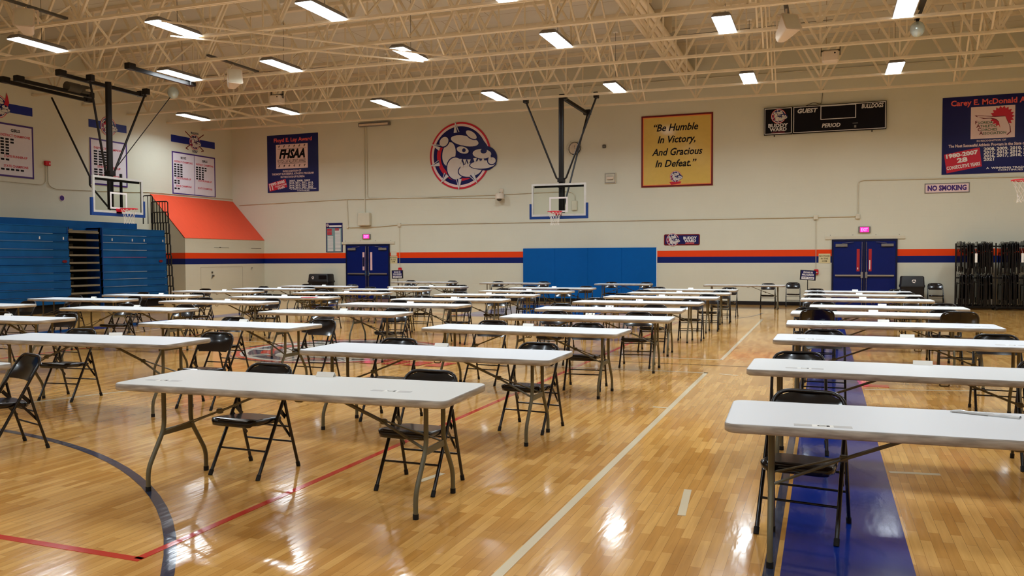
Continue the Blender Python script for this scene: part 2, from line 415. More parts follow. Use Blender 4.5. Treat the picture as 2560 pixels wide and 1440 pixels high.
XC, YC = -7.86, 12.3
line('blue_border', .125, YF+.8, .125, 25.9, .63, P_BLUE); line('blue_border', -15.85, YF+.8, -15.85, 25.9, .63, P_BLUE)
line('blue_key', XC, 20.75, XC, 26.4, 3.66, P_BLUE); line('blue_key', XC, -1.9, XC, 3.0, 3.66, P_BLUE)
line('court_line', -.245, YF+.8, -.245, 25.9, .055, P_DARK); line('court_line', -15.48, YF+.8, -15.48, 25.9, .055, P_DARK)
for a in ((-12.36, 3.3, -3.335, 3.3), (-12.36, 21.3, -3.335, 21.3), (-3.36, 3.3, -3.36, 21.3), (-12.36, 3.3, -12.36, 21.3)): line('volleyball_line', *a, .052, P_RED, 3)
line('halfcourt_line', -15.45, YC, -.27, YC, .045, P_BLK, 2)
for a in ((-1.5, 2.6, -1.5, 11.48), (-14.2, 11.45, -1.472, 11.45), (-1.47, 13.0, -1.47, 22.0), (-14.2, 13.0, -1.47, 13.0), (-14.2, 2.6, -14.2, 11.45), (-14.2, 13.0, -14.2, 22.0), (-14.2, 22.0, -1.45, 22.0)): line('practice_court_line', *a, .055, P_WHITE, 4)
for a in ((-.85, 5.6, -.80, 5.02), (-2.66, 5.16, -2.60, 5.42), (-1.68, 8.63, -1.50, 8.62), (-1.31, 11.4, -1.06, 11.32), (.46, 6.57, .80, 6.62), (.46, 10.62, 2.1, 11.05), (-8.4, 6.1, -7.62, 8.05)): line('court_tick', *a, .05, P_WHITE, 5)
line('red_tick', .46, 10.98, .75, 10.98, .2, P_RED, 5)
arc('three_point_arc', XC, -.76, 6.22, .066, 0, pi, P_DARK); arc('three_point_arc', XC, 24.6, 6.22, .066, pi, 2*pi, P_DARK)
arc('centre_circle', XC, YC, 1.83, .05, 0, 2*pi, P_DARK, 96)

# ---- team emblem: a plain round badge, spiked collar ring and a simple white dog's head in profile
def emblem_shapes():
    S = []            # (polygon, colour key) in layers, unit radius
    S += [(circ(1.0, 56), 'r'), (circ(.945, 56), 'w'), (circ(.875, 56), 'n')]
    cr = [(.76*cos(a), .76*sin(a)) for a in [radians(135+6*k) for k in range(34)]] + [(.60*cos(a)+.04, .60*sin(a)+.04) for a in [radians(333-6*k) for k in range(34)]]
    S.append((cr, 'r'))
    S.append((circ(.66, 40, .16, -.02, rx=.80), 'n')); S.append((circ(.36, 32, .84, -.12, rx=.36), 'n'))
    W = 'g'
    S += [(circ(.36, 28, -.36, .06, rx=.22, rot=-.15), W), (circ(.33, 28, -.14, -.38, rx=.28, rot=.2), W), (circ(.20, 28, .34, -.44, rx=.38, rot=.12), W)]
    S += [(circ(.15, 28, .16, .43, rx=.46, rot=-.22), W), (circ(.13, 24, -.52, .44, rx=.16, rot=.7), W), (circ(.09, 24, .38, .60, rx=.2, rot=-.6), W)]
    S += [(circ(.14, 28, .72, .02, rx=.30, rot=-.1), W), (circ(.12, 28, .74, -.30, rx=.40, rot=.02), W), (circ(.10, 20, 1.04, -.20, rx=.12), W)]
    S += [(circ(.10, 20, .10, .16, rx=.2, rot=-.3), W), (circ(.06, 16, .14, .15), 'n'), (circ(.075, 18, .78, .10, rx=.1), 'n')]
    G = []
    for it in S:
        if it[1] == W and it is not S[1]:
            cx = sum(q[0] for q in it[0])/len(it[0]); cy = sum(q[1] for q in it[0])/len(it[0]); big = []
            for q in it[0]:
                dd = hypot(q[0]-cx, q[1]-cy) or 1; big.append((q[0]+(q[0]-cx)/dd*.035, q[1]+(q[1]-cy)/dd*.035))
            G.append((big, 'n'))
        G.append(it)
    S = G
    for x, y, hh in ((.02, -.10, -.16), (.16, -.12, -.15), (.30, -.13, -.14), (.50, -.10, -.16), (.08, -.36, .17), (.22, -.34, .16), (.62, -.22, .1), (.76, -.20, .1), (.98, -.18, .2)):
        S.append(([(x-.055, y), (x+.055, y), (x, y+hh)], W))
    for a in (98, 158, 196, 232, 268, 304):
        t = radians(a); c, s = cos(t), sin(t); b = .70
        S.append(([(b*c-.1*s*.9, b*s+.1*c*.9), (b*c+.1*s*.9, b*s-.1*c*.9), (1.02*c, 1.02*s)], 's'))
        S.append(([(b*c+.02*s, b*s-.02*c), (b*c+.07*s, b*s-.07*c), (.93*c, .93*s)], 'n'))
    return S
EMB = emblem_shapes()
EMB_M = {'r': M_REDP, 'w': M_PINKW, 'n': M_NAVYP, 'g': M_LOGOW, 's': M_SILV}
def emblem_mesh(R, F, d, step, cu=0, cv=0, keys=EMB_M):
    mb = MB(); order = list(keys)
    for i, (pts, k) in enumerate(EMB):
        mb.prism([(cu+x*R, cv+y*R) for x, y in pts], d if i == 0 else d+step*(i-.5), d+step*(i+1), order.index(k), F)
    return mb, [keys[k] for k in order]
mb, ms = emblem_mesh(1.80, lambda u, v, d: (XC+.05+u, YC+v, d), .0036, .00006, 0, 0, {'r': P_RED, 'w': P_LOGOW, 'n': P_DARK, 'g': P_LOGOW, 's': P_LOGOW})
mb.build('court_emblem', ms, floor)
mb = MB()
for k in range(4): mb.prism([(XC+1.28+.36*k, 10.80), (XC+1.56+.36*k, 10.80), (XC+1.62+.36*k, 11.28), (XC+1.34+.36*k, 11.28)], .0052, .006)
mb.build('court_lettering_block', P_RED, floor)

# ------------------------------------------------------------------ roof trusses
def zch(x): return 6.84-.0082*(x-XL)
NTH = ['first', 'second', 'third', 'fourth', 'fifth', 'sixth', 'seventh', 'eighth', 'ninth', 'tenth', 'eleventh', 'twelfth']
JY = [27.03-1.92*k for k in range(11)]
PANEL = (XR-XL)/17
truss0 = None
for k, y in enumerate(JY):
    lab = ('cream steel roof truss nearest the back wall' if k == 0 else 'cream steel roof truss, %s one out from the back wall' % NTH[k])
    if truss0 is None:
        t = thing('roof_truss', lab, 'truss', (0, y, 0), 0, 'roof trusses under the deck')
        for s in (-1, 1):
            a = MB(); a.bar((XL+.01, s*.036, zch(XL)), (XR-.01, s*.036, zch(XR)), .052, .055); a.build('bottom_chord', M_STEEL, t)
        a = MB(); a.box(XL+.01, XR-.01, -.075, .075, ZC-.09, ZC-.001); a.build('top_chord', M_STEEL, t)
        for i in range(17):
            x0 = XL+.02+PANEL*i; xm = x0+PANEL/2; x1 = min(x0+PANEL, XR-.03)
            for p, q in (((x0, 0, ZC-.1), (xm, 0, zch(xm)+.02)), ((xm, 0, zch(xm)+.02), (x1, 0, ZC-.1))):
                a = MB(); a.bar(p, q, .055, .055); a.build('web_diagonal', M_STEEL, t)
            a = MB(); a.bar((xm, 0, zch(xm)), (xm, 0, ZC-.09), .036, .036); a.build('web_vertical', M_STEEL, t)
        truss0 = t
    else:
        t = copy_tree(truss0); t.location.y = y; t['label'] = lab
# cross bracing between trusses, one run at each of five places across the hall
for i, (x, lab) in enumerate(((-20.6, 'cream cross bracing between trusses above the blue bleachers'), (-16.3, 'cream cross bracing between trusses above the left blue doors'), (-9.2, 'cream cross bracing between trusses above the round wall badge'), (-5.6, 'cream cross bracing between trusses above the gold motto sign'), (-1.5, 'cream cross bracing between trusses left of the scoreboard'), (3.4, 'cream cross bracing between trusses above the right blue doors'))):
    t = thing('cross_bracing', lab, 'bracing', (x, 0, 0), 0, 'cross bracing runs between the trusses')
    for k in range(len(JY)-1):
        y0, y1 = JY[k+1], JY[k]
        a = MB(); a.bar((0, y0+.03, zch(x)+.05), (0, y1-.03, ZC-.14), .04, .04); a.build('brace', M_STEEL, t)
        a = MB(); a.bar((.06, y0+.03, ZC-.14), (.06, y1-.03, zch(x)+.05), .04, .04); a.build('brace', M_STEEL, t)
# bundle of four fat pipes running under the deck
t = thing('pipe_bundle', 'four fat cream pipes side by side under the roof deck', 'pipes', (-4.55, 0, 7.98))
for i in range(4):
    a = MB(); a.tube([(-.27+.18*i, 4, 0), (-.27+.18*i, YB-.02, 0)], .082, 10); a.build('pipe', M_STEEL, t)
a = MB()
for y in range(6, 28, 3): a.box(-.4, .4, y-.02, y+.02, .075, ZC-7.98-.001)
a.build('pipe_hanger', M_STEEL, t)
t = thing('sprinkler_pipe', 'thin cream sprinkler pipe running along the hall above the bleachers', 'pipe', (-20.35, 0, 7.02))
a = MB(); a.tube([(0, 5, 0), (0, YB-.02, 0)], .032, 8); a.build('pipe', M_STEEL, t)
a = MB(); a.tube([(.34, 5, -.06), (.34, YB-.02, -.06)], .022, 8); a.build('pipe', M_STEEL, t)
t = thing('bottom_chord_strut', 'pair of slim cream struts lying across the trusses at left', 'strut', (-13.0, 0, 6.68))
a = MB(); a.bar((-.3, 14.0, -.0), (4.2, 19.0, -.03), .05, .03); a.build('strut', M_STEEL, t)
a = MB(); a.bar((-1.0, 15.0, -.0), (3.3, 19.2, -.03), .05, .03); a.build('strut', M_STEEL, t)

# ------------------------------------------------------------------ ceiling lamps
LROWS = [(24.38, 'row nearest the back wall', [-21.75, -17.78, -13.72, -9.80, -5.92, -2.05, 1.72, 5.7]),
         (18.62, 'second row out from the back wall', [-17.06, -13.63, -9.80, -5.92, -2.08, 1.50, 5.5]),
         (14.78, 'third row out from the back wall', [-17.85, -13.68, -9.80, -5.92, -2.08, 1.7, 5.5]),
         (9.0, 'fourth row, overhead in front of the camera', [-17.8, -13.7, -9.8, -5.9, -2.1, 1.7, 5.5]),
         (-1.0, 'row behind the camera', [-17.8, -13.7, -9.8, -5.9, -2.1, 1.7, 5.5])]
lamp0 = None
for yr, rl, L in LROWS:
    for i, x in enumerate(L):
        y = yr; zl = zch(x)+.0
        pos = 'leftmost' if i == 0 else ('rightmost' if i == len(L)-1 else NTH[i]+' from left')
        lab = 'lit ceiling lamp, %s in the %s' % (pos, rl)
        if lamp0 is None:
            t = thing('ceiling_lamp', lab, 'ceiling lamp', (x, y, zl), -.0, 'lit ceiling lamps')
            a = MB(); R = []
            for w, l, z in ((.41, 1.36, .0), (.41, 1.36, .03), (.33, 1.28, .085), (.33, 1.28, .09)): R.append([(px, py, z) for px, py in rrect(w, l, .05, 3)])
            a.rings(R); a.build('housing', M_GREYF, t)
            a = MB(); a.box(-.19, .19, -.665, .665, -.014, -.0005); a.build('lens', M_LENS, t)
            a = MB(); a.tube([(0, .1, .09), (0, .1, ZC-zl-.006)], .006, 6); a.build('hanging_cable', M_DGREY, t)
            a = MB(); a.box(-.07, .07, .03, .17, ZC-zl-.02, ZC-zl-.004); a.build('ceiling_hook_plate', M_WHITE, t)
            ld = bpy.data.lights.new('lamp_light', 'AREA'); ld.shape = 'RECTANGLE'; ld.size = .37; ld.size_y = 1.32
            ld.energy = LAMP_W; ld.color = LAMP_C; ld.spread = radians(151)
            lo = bpy.data.objects.new('lamp_light', ld); COL.objects.link(lo); lo.parent = t; lo.location = (0, 0, -.016)
            lamp0 = t
        else:
            t = copy_tree(lamp0); t.location = (x, y, zl); t['label'] = lab
# ------------------------------------------------------------------ folding tables
def make_table(name, label, L, W):
    t = thing(name, label, 'table', group='white folding tables')
    a = MB(); R = []
    for ins, z in ((.012, .690), (.0, .698), (.0, .731), (.003, .7375), (.010, .740)): R.append([(x, y, z) for x, y in rrect(L-2*ins, W-2*ins, .06-ins*.5, 6)])
    a.rings(R, 0, True); a.s[-1] = a.s[-2] = False
    for k in range(len(a.f)): pass
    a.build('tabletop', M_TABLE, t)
    xl = L/2-.225
    for sx in (-1, 1):
        for sy in (-1, 1):
            p = fillet([(sx*xl, sy*.135, .689), (sx*xl, sy*.135, .40), (sx*xl, sy*.295, .15), (sx*xl, sy*.295, 0)], .06, 4)
            a = MB(); a.tube(p, .0155, 10); a.tube([(sx*xl, sy*.295, 0), (sx*xl, sy*.295, .032)], .0185, 10, 1)
            a.build('leg', [M_LEG, M_RUB], t)
        a = MB(); a.bar((sx*xl, -.15, .375), (sx*xl, .15, .375), .012, .042); a.build('crossbar', M_LEG, t)
        a = MB(); a.bar((sx*xl, -.14, .682), (sx*xl, .14, .682), .03, .016); a.build('hinge_bar', M_LEG, t)
        a = MB(); xk = xl-.36; xt = xl-.78
        a.bar((sx*xt, 0, .684), (sx*xk, 0, .515), .030, .014)
        for sy in (-1, 1): a.bar((sx*(xk-.05), 0, .538), (sx*(xl-.012), sy*.13, .388), .022, .008)
        a.bbox(sx*xk-.02, sx*xk+.02, -.018, .018, .50, .535, .006)
        a.build('brace', M_LEG, t)
        a = MB(); a.tube(fillet([(sx*.16, -.2, .689), (sx*.16, -.2, .655), (sx*.10, -.2, .655), (sx*.10, -.2, .689)], .012, 3), .005, 6)
        if sx > 0: a.build('latch_loop', M_LEG, t)
    return t
FILE = {'Z': 'leftmost file', 'A': 'second file from left', 'B': 'third file from left', 'C': 'fourth file from left', 'R': 'rightmost file'}
TABS = {'C1': (-3.30, 4.65, 2.5), 'C2': (-3.32, 6.75, .2), 'C3': (-3.34, 9.24, -1.3), 'C4': (-3.18, 11.42, 3.2), 'C5': (-3.34, 13.43, 2.7), 'C6': (-3.35, 15.68, -.6), 'C7': (-3.31, 17.90, .5), 'C8': (-3.29, 20.16, 1.5), 'C9': (-3.35, 22.37, .1),
 'B1': (-7.37, 4.43, .5), 'B2': (-7.29, 6.62, 4.2), 'B3': (-7.27, 8.74, -1.4), 'B4': (-7.28, 11.26, 1.4), 'B5': (-7.30, 13.61, 1.3), 'B6': (-7.29, 15.62, 5.2), 'B7': (-7.41, 17.89, 6.8), 'B8': (-7.26, 20.23, 1.7), 'B9': (-7.30, 22.55, 2.4),
 'A2': (-11.40, 8.59, 1.0), 'A3': (-11.33, 11.04, 1.0), 'A4': (-11.41, 13.41, .2), 'A5': (-11.35, 15.51, 5.3), 'A6': (-11.37, 17.92, 6.5), 'A7': (-11.43, 20.30, 3.3), 'A8': (-11.36, 22.7, 1.0),
 'Z1': (-15.28, 11.13, .5), 'Z2': (-15.05, 13.41, .8), 'Z3': (-15.03, 15.37, .5), 'Z4': (-15.19, 17.84, 2.9), 'Z5': (-14.95, 19.90, -1.5), 'Z6': (-14.9, 22.15, .5),
 'R1': (.74, 4.65, 2.1), 'R2': (.68, 6.74, -.4), 'R3': (.74, 9.12, -1.0), 'R4': (.77, 11.30, 1.0), 'R5': (.75, 13.42, -.4), 'R6': (.99, 15.30, .1), 'R7': (.78, 17.93, -.7), 'R8': (.79, 20.13, -1.3), 'R9': (.77, 22.13, -1.1),
 'B10': (-10.10, 26.95, 0), 'A9': (-13.75, 27.2, .3), 'CR': (-2.32, 26.6, 0), 'C10': (-6.2, 26.8, .4)}
WALLROW = {'B10': 'white folding table by the back wall, left end of the blue wall pad behind it', 'A9': 'white folding table by the back wall beside the left blue doors', 'CR': 'white folding table by the back wall, left of the right blue doors', 'C10': 'short white folding table standing in front of the blue wall pad'}
tab0 = None; tables = {}
ordn = {}
for n, (x, y, a) in TABS.items():
    f = n[0]; ordn[f] = ordn.get(f, 0)+1 if n not in WALLROW else ordn.get(f, 0)
    lab = WALLROW.get(n) or 'white folding table, %s from the front in the %s' % (NTH[ordn[f]-1], FILE[f])
    if n == 'C10': t = make_table('folding_table', lab, 1.84, .74)
    elif tab0 is None: t = tab0 = make_table('folding_table', lab, 2.44, .74)
    else: t = copy_tree(tab0); t['label'] = lab
    t.location = (x, y, 0); t.rotation_euler = (0, 0, radians(a)); tables[n] = (t, ordn[f])

# ------------------------------------------------------------------ folding chairs
def make_chair(label):
    t = thing('folding_chair', label, 'chair', group='black folding chairs')
    path = fillet([(-.215, -.225, 0), (-.213, .085, .545), (-.205, .215, .770), (.205, .215, .770), (.213, .085, .545), (.215, -.225, 0)], [.2, .11, .11, .2], 6)
    a = MB(); a.tube(path, .0125, 8)
    for s in (-1, 1): a.tube([(s*.215, -.225, 0), (s*.2148, -.205, .036)], .016, 8, 1)
    a.build('front_frame', [M_CHAIR, M_RUB], t)
    for s in (-1, 1):
        a = MB(); a.tube(fillet([(s*.225, .232, 0), (s*.221, .125, .36), (s*.2135, .088, .53)], .1, 3), .0115, 8); a.tube([(s*.225, .232, 0), (s*.2245, .221, .036)], .0155, 8, 1)
        a.build('rear_leg', [M_CHAIR, M_RUB], t)
        a = MB(); a.bar((s*.202, .01, .42), (s*.203, .165, .24), .005, .02); a.bar((s*.202, .05, .46), (s*.202, .11, .395), .006, .03); a.build('hinge_bracket', M_CHAIR, t)
    for z, y, w, r in ((.185, -.122, .213, .0075), (.20, .172, .222, .0075), (.32, .137, .22, .0075)):
        a = MB(); a.tube([(-w, y, z), (w, y, z)], r, 6); a.build('crossbar', M_CHAIR, t)
    # pressed seat pan, rolled front edge
    a = MB(); R = []
    def srr(i):
        o = []
        for (px, py) in rrect(.40-2*i, .385-2*i, .065, 5, 0, -.065): o.append((px*(1.0 if py < -.05 else .93), py))
        return o
    def zs(y): return .432-.03*(y+.26)/.385+(-.012 if y < -.235 else 0)
    for i, dz in ((.016, -.046), (.003, -.041), (.0, -.014), (.004, -.003), (.014, .0)): R.append([(px, py, zs(py)+dz) for px, py in srr(i)])
    a.rings(R, 0, True); a.s[-1] = False; a.s[-2] = False
    a.build('seat', M_CHAIRP, t)
    # curved back panel between the uprights
    a = MB(); nu, nv = 12, 6; F = []; B = []
    for j in range(nv+1):
        v = j/nv; z = .575+.188*v; hw = .202-.006*v
        if v > .62: hw = .202-.1*(1-math.sqrt(max(0, 1-((v-.62)/.38)**2)))*1.0
        if v < .12: hw -= .03*(1-v/.12)
        yb = .100+.118*(z-.57)/.2
        for i in range(nu+1):
            u = -1+2*i/nu; dy = .035*(1-u*u)*(.4+.6*math.sin(pi*min(1, v+.1)))
            F.append((u*hw, yb+dy-.003, z)); B.append((u*hw, yb+dy+.004, z))
    q = lambda i, j: j*(nu+1)+i
    fs = [(q(i, j), q(i+1, j), q(i+1, j+1), q(i, j+1)) for j in range(nv) for i in range(nu)]
    a.add(F, fs, 0, True); a.add(B, [f[::-1] for f in fs], 0, True)
    m = len(F); rim = [q(i, 0) for i in range(nu+1)]+[q(nu, j) for j in range(1, nv+1)]+[q(i, nv) for i in range(nu-1, -1, -1)]+[q(0, j) for j in range(nv-1, 0, -1)]
    a.add(F+B, [(rim[k], m+rim[k], m+rim[(k+1) % len(rim)], rim[(k+1) % len(rim)]) for k in range(len(rim))])
    a.build('backrest', M_CHAIRP, t)
    return t
DX = {'C1': (-.645, .70), 'C2': (-.66, .79), 'C3': (-.67, .63), 'C4': (-.62, .66), 'C5': (-1.0, .66), 'B1': (-.9, 1.02), 'B2': (-.72, 1.12), 'B3': (-.42, 1.05), 'B4': (-.57, .78), 'B5': (-.4, .92),
      'R1': (-.83, .92), 'R2': (-.87, .92), 'R3': (-.74, .91), 'A2': (-.6, .80), 'A3': (-.63, .72), 'Z1': (-.7, .70)}
chair0 = None; rc = random.Random(3); spots = []
for n, (x, y, a) in TABS.items():
    t, o = tables[n]; f = n[0]
    dxs = DX.get(n) or ((-.98, .95) if n[0] in 'CR' else (-.85, .85))
    if n == 'C10': dxs = (-.55, .62)
    if n == 'CR': dxs = (.68,)
    for s, dx in zip(('left', 'right') if len(dxs) == 2 else ('right',), dxs):
        if n == 'R4': continue
        where = 'the %s table of the %s' % (NTH[o-1], FILE[f]) if n not in WALLROW else {'B10': 'the wall-side table left of the blue pad', 'A9': 'the wall-side table beside the left blue doors', 'CR': 'the wall-side table left of the right blue doors', 'C10': 'the short table before the blue pad'}[n]
        rz = rc.uniform(-.10, .10); dy = .395+rc.uniform(-.02, .02)
        if n == 'R1' and s == 'left': rz = -.16
        if n == 'B1' and s == 'right': rz = -.3; dy = .44
        if n == 'C10': dy = .42
        ca = radians(a); cx = x+dx*cos(ca)-dy*sin(ca); cy = y+dx*sin(ca)+dy*cos(ca)
        spots.append((cx, cy, rz+ca*.5, 'black folding chair behind %s, %s seat' % (where, s)))
spots += [(-.09, 12.52, pi+.03, 'black folding chair turned away, left one, between fourth and fifth right-hand tables'), (1.70, 12.5, pi-.05, 'black folding chair turned away, right one, between fourth and fifth right-hand tables'),
          (-.93, 28.15, .05, 'black folding chair against the back wall left of the exam sign by the right doors'), (3.22, 28.3, .0, 'black folding chair against the back wall beside the right-hand recycling bin')]
for x, y, rz, lab in spots:
    if chair0 is None: c = chair0 = make_chair(lab)
    else: c = copy_tree(chair0); c['label'] = lab
    c.location = (x, y, 0); c.rotation_euler = (0, 0, rz)
    if 'turned away' in lab: c.scale = (1.06, 1.06, 1.1)

# ------------------------------------------------------------------ tent cards, taped labels, papers on the tables
def make_card(label):
    t = thing('tent_card', label, 'card', group='white tent cards')
    for s in (-1, 1):
        a = MB(); a.bar((-.068, s*.022, .0), (.068, s*.022, 0), .001, .001)
        a = MB(); vs = [(-.068, s*.026, .0005), (.068, s*.026, .0005), (.068, s*.001, .064), (-.068, s*.001, .064)]
        vs2 = [(p[0], p[1]-s*.0016, p[2]) for p in vs]
        a.add(vs+vs2, [(0, 1, 2, 3), (7, 6, 5, 4), (0, 4, 5, 1), (1, 5, 6, 2), (2, 6, 7, 3), (3, 7, 4, 0)]); a.build('card_leaf', M_WHITE, t)
    return t
CDX = {'C1': .01, 'C2': -.08, 'C3': -.08, 'C4': -.02, 'C5': -.07, 'B2': -.01, 'R2': .04, 'R3': .07, 'A2': -.11, 'A3': -.13, 'A5': -.2}
card0 = None
for n, (x, y, a) in TABS.items():
    if n in WALLROW or n in ('R1', 'B1', 'Z1'): continue
    o = tables[n][1]; lab = 'white tent card on the %s table of the %s' % (NTH[o-1], FILE[n[0]])
    c = make_card(lab) if card0 is None else copy_tree(card0)
    if card0 is None: card0 = c
    c['label'] = lab
    ca = radians(a); dx = CDX.get(n, -.04); dy = .335
    c.location = (x+dx*cos(ca)-dy*sin(ca), y+dx*sin(ca)+dy*cos(ca), .7402); c.rotation_euler = (0, 0, ca+rc.uniform(-.06, .06)+(.5 if n == 'B2' else 0))
    if n == 'C1': c.scale = (1, 1, .5)
    if n in ('C4', 'C5', 'C6'):
        # the pencilled figures facing us
        b = MB(); s1, s2 = {'C4': ('1', '7'), 'C5': ('0', '0'), 'C6': ('2', '6')}[n]
        th = atan2(.025, .0635)
        Fc = lambda u, v, d: (u, -.026+v*sin(th)-d*cos(th), .0005+v*cos(th)+d*sin(th))
        add_text(b, s2, -.03, .02, .034, Fc, .0006, 0, 'c', .026); b.build('figure', M_BLKP, c)
        b = MB(); add_text(b, s1, .034, .02, .034, Fc, .0006, 0, 'c', .016); b.build('figure', M_BLKP, c)
def label_strip(n, dx, dy, lab, big=True):
    x, y, a = TABS[n]; ca = radians(a)
    t = thing('taped_label', lab, 'label', (x+dx*cos(ca)-dy*sin(ca), y+dx*sin(ca)+dy*cos(ca), .7401), ca+.02, 'taped seat labels')
    b = MB(); b.box(-.052, .052, -.03, .03, 0, .0006); b.build('paper_label', M_WHITE, t)
    b = MB(); b.box(-.135, -.05, -.024, .024, .0003, .0009); b.build('tape', M_SOIL, t)
    b = MB(); b.box(.05, .135, -.024, .024, .0003, .0009); b.build('tape', M_SOIL, t)
    if big:
        b = MB(); o = circ(.017, 20, rx=.026); i = circ(.012, 20, rx=.020)
        b.rings([[(p[0], p[1], .0012) for p in o], [(p[0], p[1], .0012) for p in i]], caps=False); b.f = [f[::-1] for f in b.f]; b.box(.018, .032, -.016, .016, .0007, .0012); b.build('figure', M_BLKP, t)
label_strip('C1', -.97, -.16, 'taped paper label at the left end of the nearest centre table')
label_strip('C1', .75, -.12, 'taped paper label near the right end of the nearest centre table')
label_strip('R1', -.75, -.30, 'taped paper label at the left end of the nearest right-hand table')
label_strip('R2', -.81, -.19, 'taped paper label at the left end of the second right-hand table')
label_strip('R3', -.86, -.17, 'taped paper label at the left end of the third right-hand table')
label_strip('R3', .93, -.17, 'taped paper label at the right end of the third right-hand table')
label_strip('R4', -.83, -.16, 'taped paper label at the left end of the fourth right-hand table')
label_strip('R4', .95, -.14, 'taped paper label at the right end of the fourth right-hand table')
label_strip('B3', -1.0, -.1, 'taped paper label at left end of second visible table, third file')
x, y, a = TABS['R1']; t = thing('clear_packet', 'crumpled clear packet near the back edge of the nearest right-hand table', 'packet', (x+.06, y+.27, .7402), -.35)
b = MB(); R = []
for i in range(9):
    u = -.16+.04*i; hz = .006+.010*abs(sin(i*1.3)); R.append([(u, -.03, 0), (u, -.005, hz), (u, .03, hz*.6), (u, .045, 0)])
b.rings(R, 0, True, True, False); b.f = [f[::-1] for f in b.f]; b.build('film', M_TAPE, t)
b = MB(); b.box(-.15, .02, -.034, -.012, .0005, .003); b.build('dark_strip', M_GREYF, t)
x, y, a = TABS['A5']; ca = radians(a)
t = thing('red_folder', 'red folder at the right end of the fifth-row table, second file', 'folder', (x+.76*cos(ca)+.2*sin(ca), y+.76*sin(ca)-.24, .7402), ca)
b = MB(); b.bbox(-.15, .15, -.11, .11, 0, .008, .002); b.build('cover', M_RED, t)
# ------------------------------------------------------------------ signs and posters
class Sign:
    def __init__(s, name, label, cat, a0, a1, z0, z1, m, wall='back', th=.012, group=None, gap=.002, rnd=0):
        s.w, s.h, s.th = a1-a0, z1-z0, th
        s.F = FB if wall == 'back' else FL
        loc = (a0, YB-gap, z0) if wall == 'back' else (XL+gap, a0, z0)
        s.t = thing(name, label, cat, loc, 0, group)
        if m:
            b = MB(); b.prism(rrect(s.w, s.h, rnd, 4, s.w/2, s.h/2) if rnd else [(0, 0), (s.w, 0), (s.w, s.h), (0, s.h)], 0, th, 0, s.F); b.build('panel', m, s.t)
    def rect(s, name, u0, u1, v0, v1, m, lvl=1, par=None):
        b = MB(); b.prism([(u0, v0), (u1, v0), (u1, v1), (u0, v1)], s.th+.0012*(lvl-1), s.th+.0012*lvl, 0, s.F); return b.build(name, m, par or s.t)
    def rects(s, name, L, m, lvl=1):
        b = MB()
        for u0, u1, v0, v1 in L: b.prism([(u0, v0), (u1, v0), (u1, v1), (u0, v1)], s.th+.0012*(lvl-1), s.th+.0012*lvl, 0, s.F)
        return b.build(name, m, s.t)
    def frame(s, name, t, m, lvl=1, ins=0):
        b = MB(); b.frame(ins, s.w-ins, ins, s.h-ins, t, s.th-.001, s.th+.0012*lvl, 0, s.F); return b.build(name, m, s.t)
    def text(s, L, m, lvl=2, name='lettering'):
        # L: list of (string, u, v, capheight, dict)
        for body, u, v, h, kw in L:
            b = MB(); add_text(b, body, u, v, h, s.F, s.th+.0012*lvl, 0, **kw); o = b.build(name, m, s.t)
        return o
    def emblem(s, u, v, R, lvl=2, name='emblem'):
        b, ms = emblem_mesh(R, s.F, s.th+.0012*lvl, .0003, u, v); return b.build(name, ms, s.t)
    def poly(s, name, pts, m, lvl=2):
        b = MB(); b.prism(pts, s.th+.0012*(lvl-1), s.th+.0012*lvl, 0, s.F); return b.build(name, m, s.t)

# gold motto sign
g = Sign('motto_sign', 'gold sign with maroon border and black slanted motto on the back wall', 'sign', -6.03, -3.57, 4.06, 6.54, M_GOLD, th=.03)
g.frame('border', .055, M_MAROON, 1); g.frame('inner_border', .03, M_ORL, 1, .055)
kw = dict(shear=.28, bold=.022)
g.text([('\u201cBe Humble', 1.20, 1.93, .235, dict(kw, width=1.52)), ('In Victory,', 1.22, 1.52, .235, dict(kw, width=1.30)), ('And Gracious', 1.24, 1.09, .235, dict(kw, width=1.74)), ('In Defeat.\u201d', 1.20, .69, .235, dict(kw, width=1.42))], M_BLKP)
g.emblem(1.20, .34, .20); g.poly('red_ribbon', [(.98, .16), (1.40, .17), (1.36, .10), (1.05, .06)], M_REDP, 3)
# round badge painted plate on the back wall
s = Sign('wall_badge', 'large round red, white and navy team badge with a white dog head', 'badge', -14.36, -11.62, 4.24, 6.79, None, th=.0)
o = [('ring', 'r', 1.0), ('ring_white', 'w', .945), ('ring_navy', 'n', .875)]
b = MB(); b.prism([(1.36+1.27*x, 1.27+1.27*y) for x, y in circ(1.0, 72)], 0, .02, 0, FB); b.build('outer_ring', M_REDP, s.t)
b = MB(); b.prism([(1.36+1.27*x, 1.27+1.27*y) for x, y in circ(.945, 72)], .0201, .023, 0, FB); b.build('pale_ring', M_PINKW, s.t)
b = MB(); b.prism([(1.36+1.27*x, 1.27+1.27*y) for x, y in circ(.875, 72)], .0231, .026, 0, FB); b.build('navy_disc', M_NAVYP, s.t)
nm = {'r': 'red_collar', 'n': 'navy_shading', 'g': 'dog_head', 's': 'collar_spike'}
byk = {}
for i, (pts, k) in enumerate(EMB[3:]):
    key = nm[k]
    if k == 's': key = 'collar_spike%d' % i
    byk.setdefault(key, (MB(), EMB_M[k]))[0].prism([(1.36+1.27*x, 1.27+1.27*y) for x, y in pts], .026, .028+.0012*i, 0, FB)
for key, (b, m) in byk.items(): b.build('collar_spike' if key.startswith('collar_spike') else key, m, s.t)
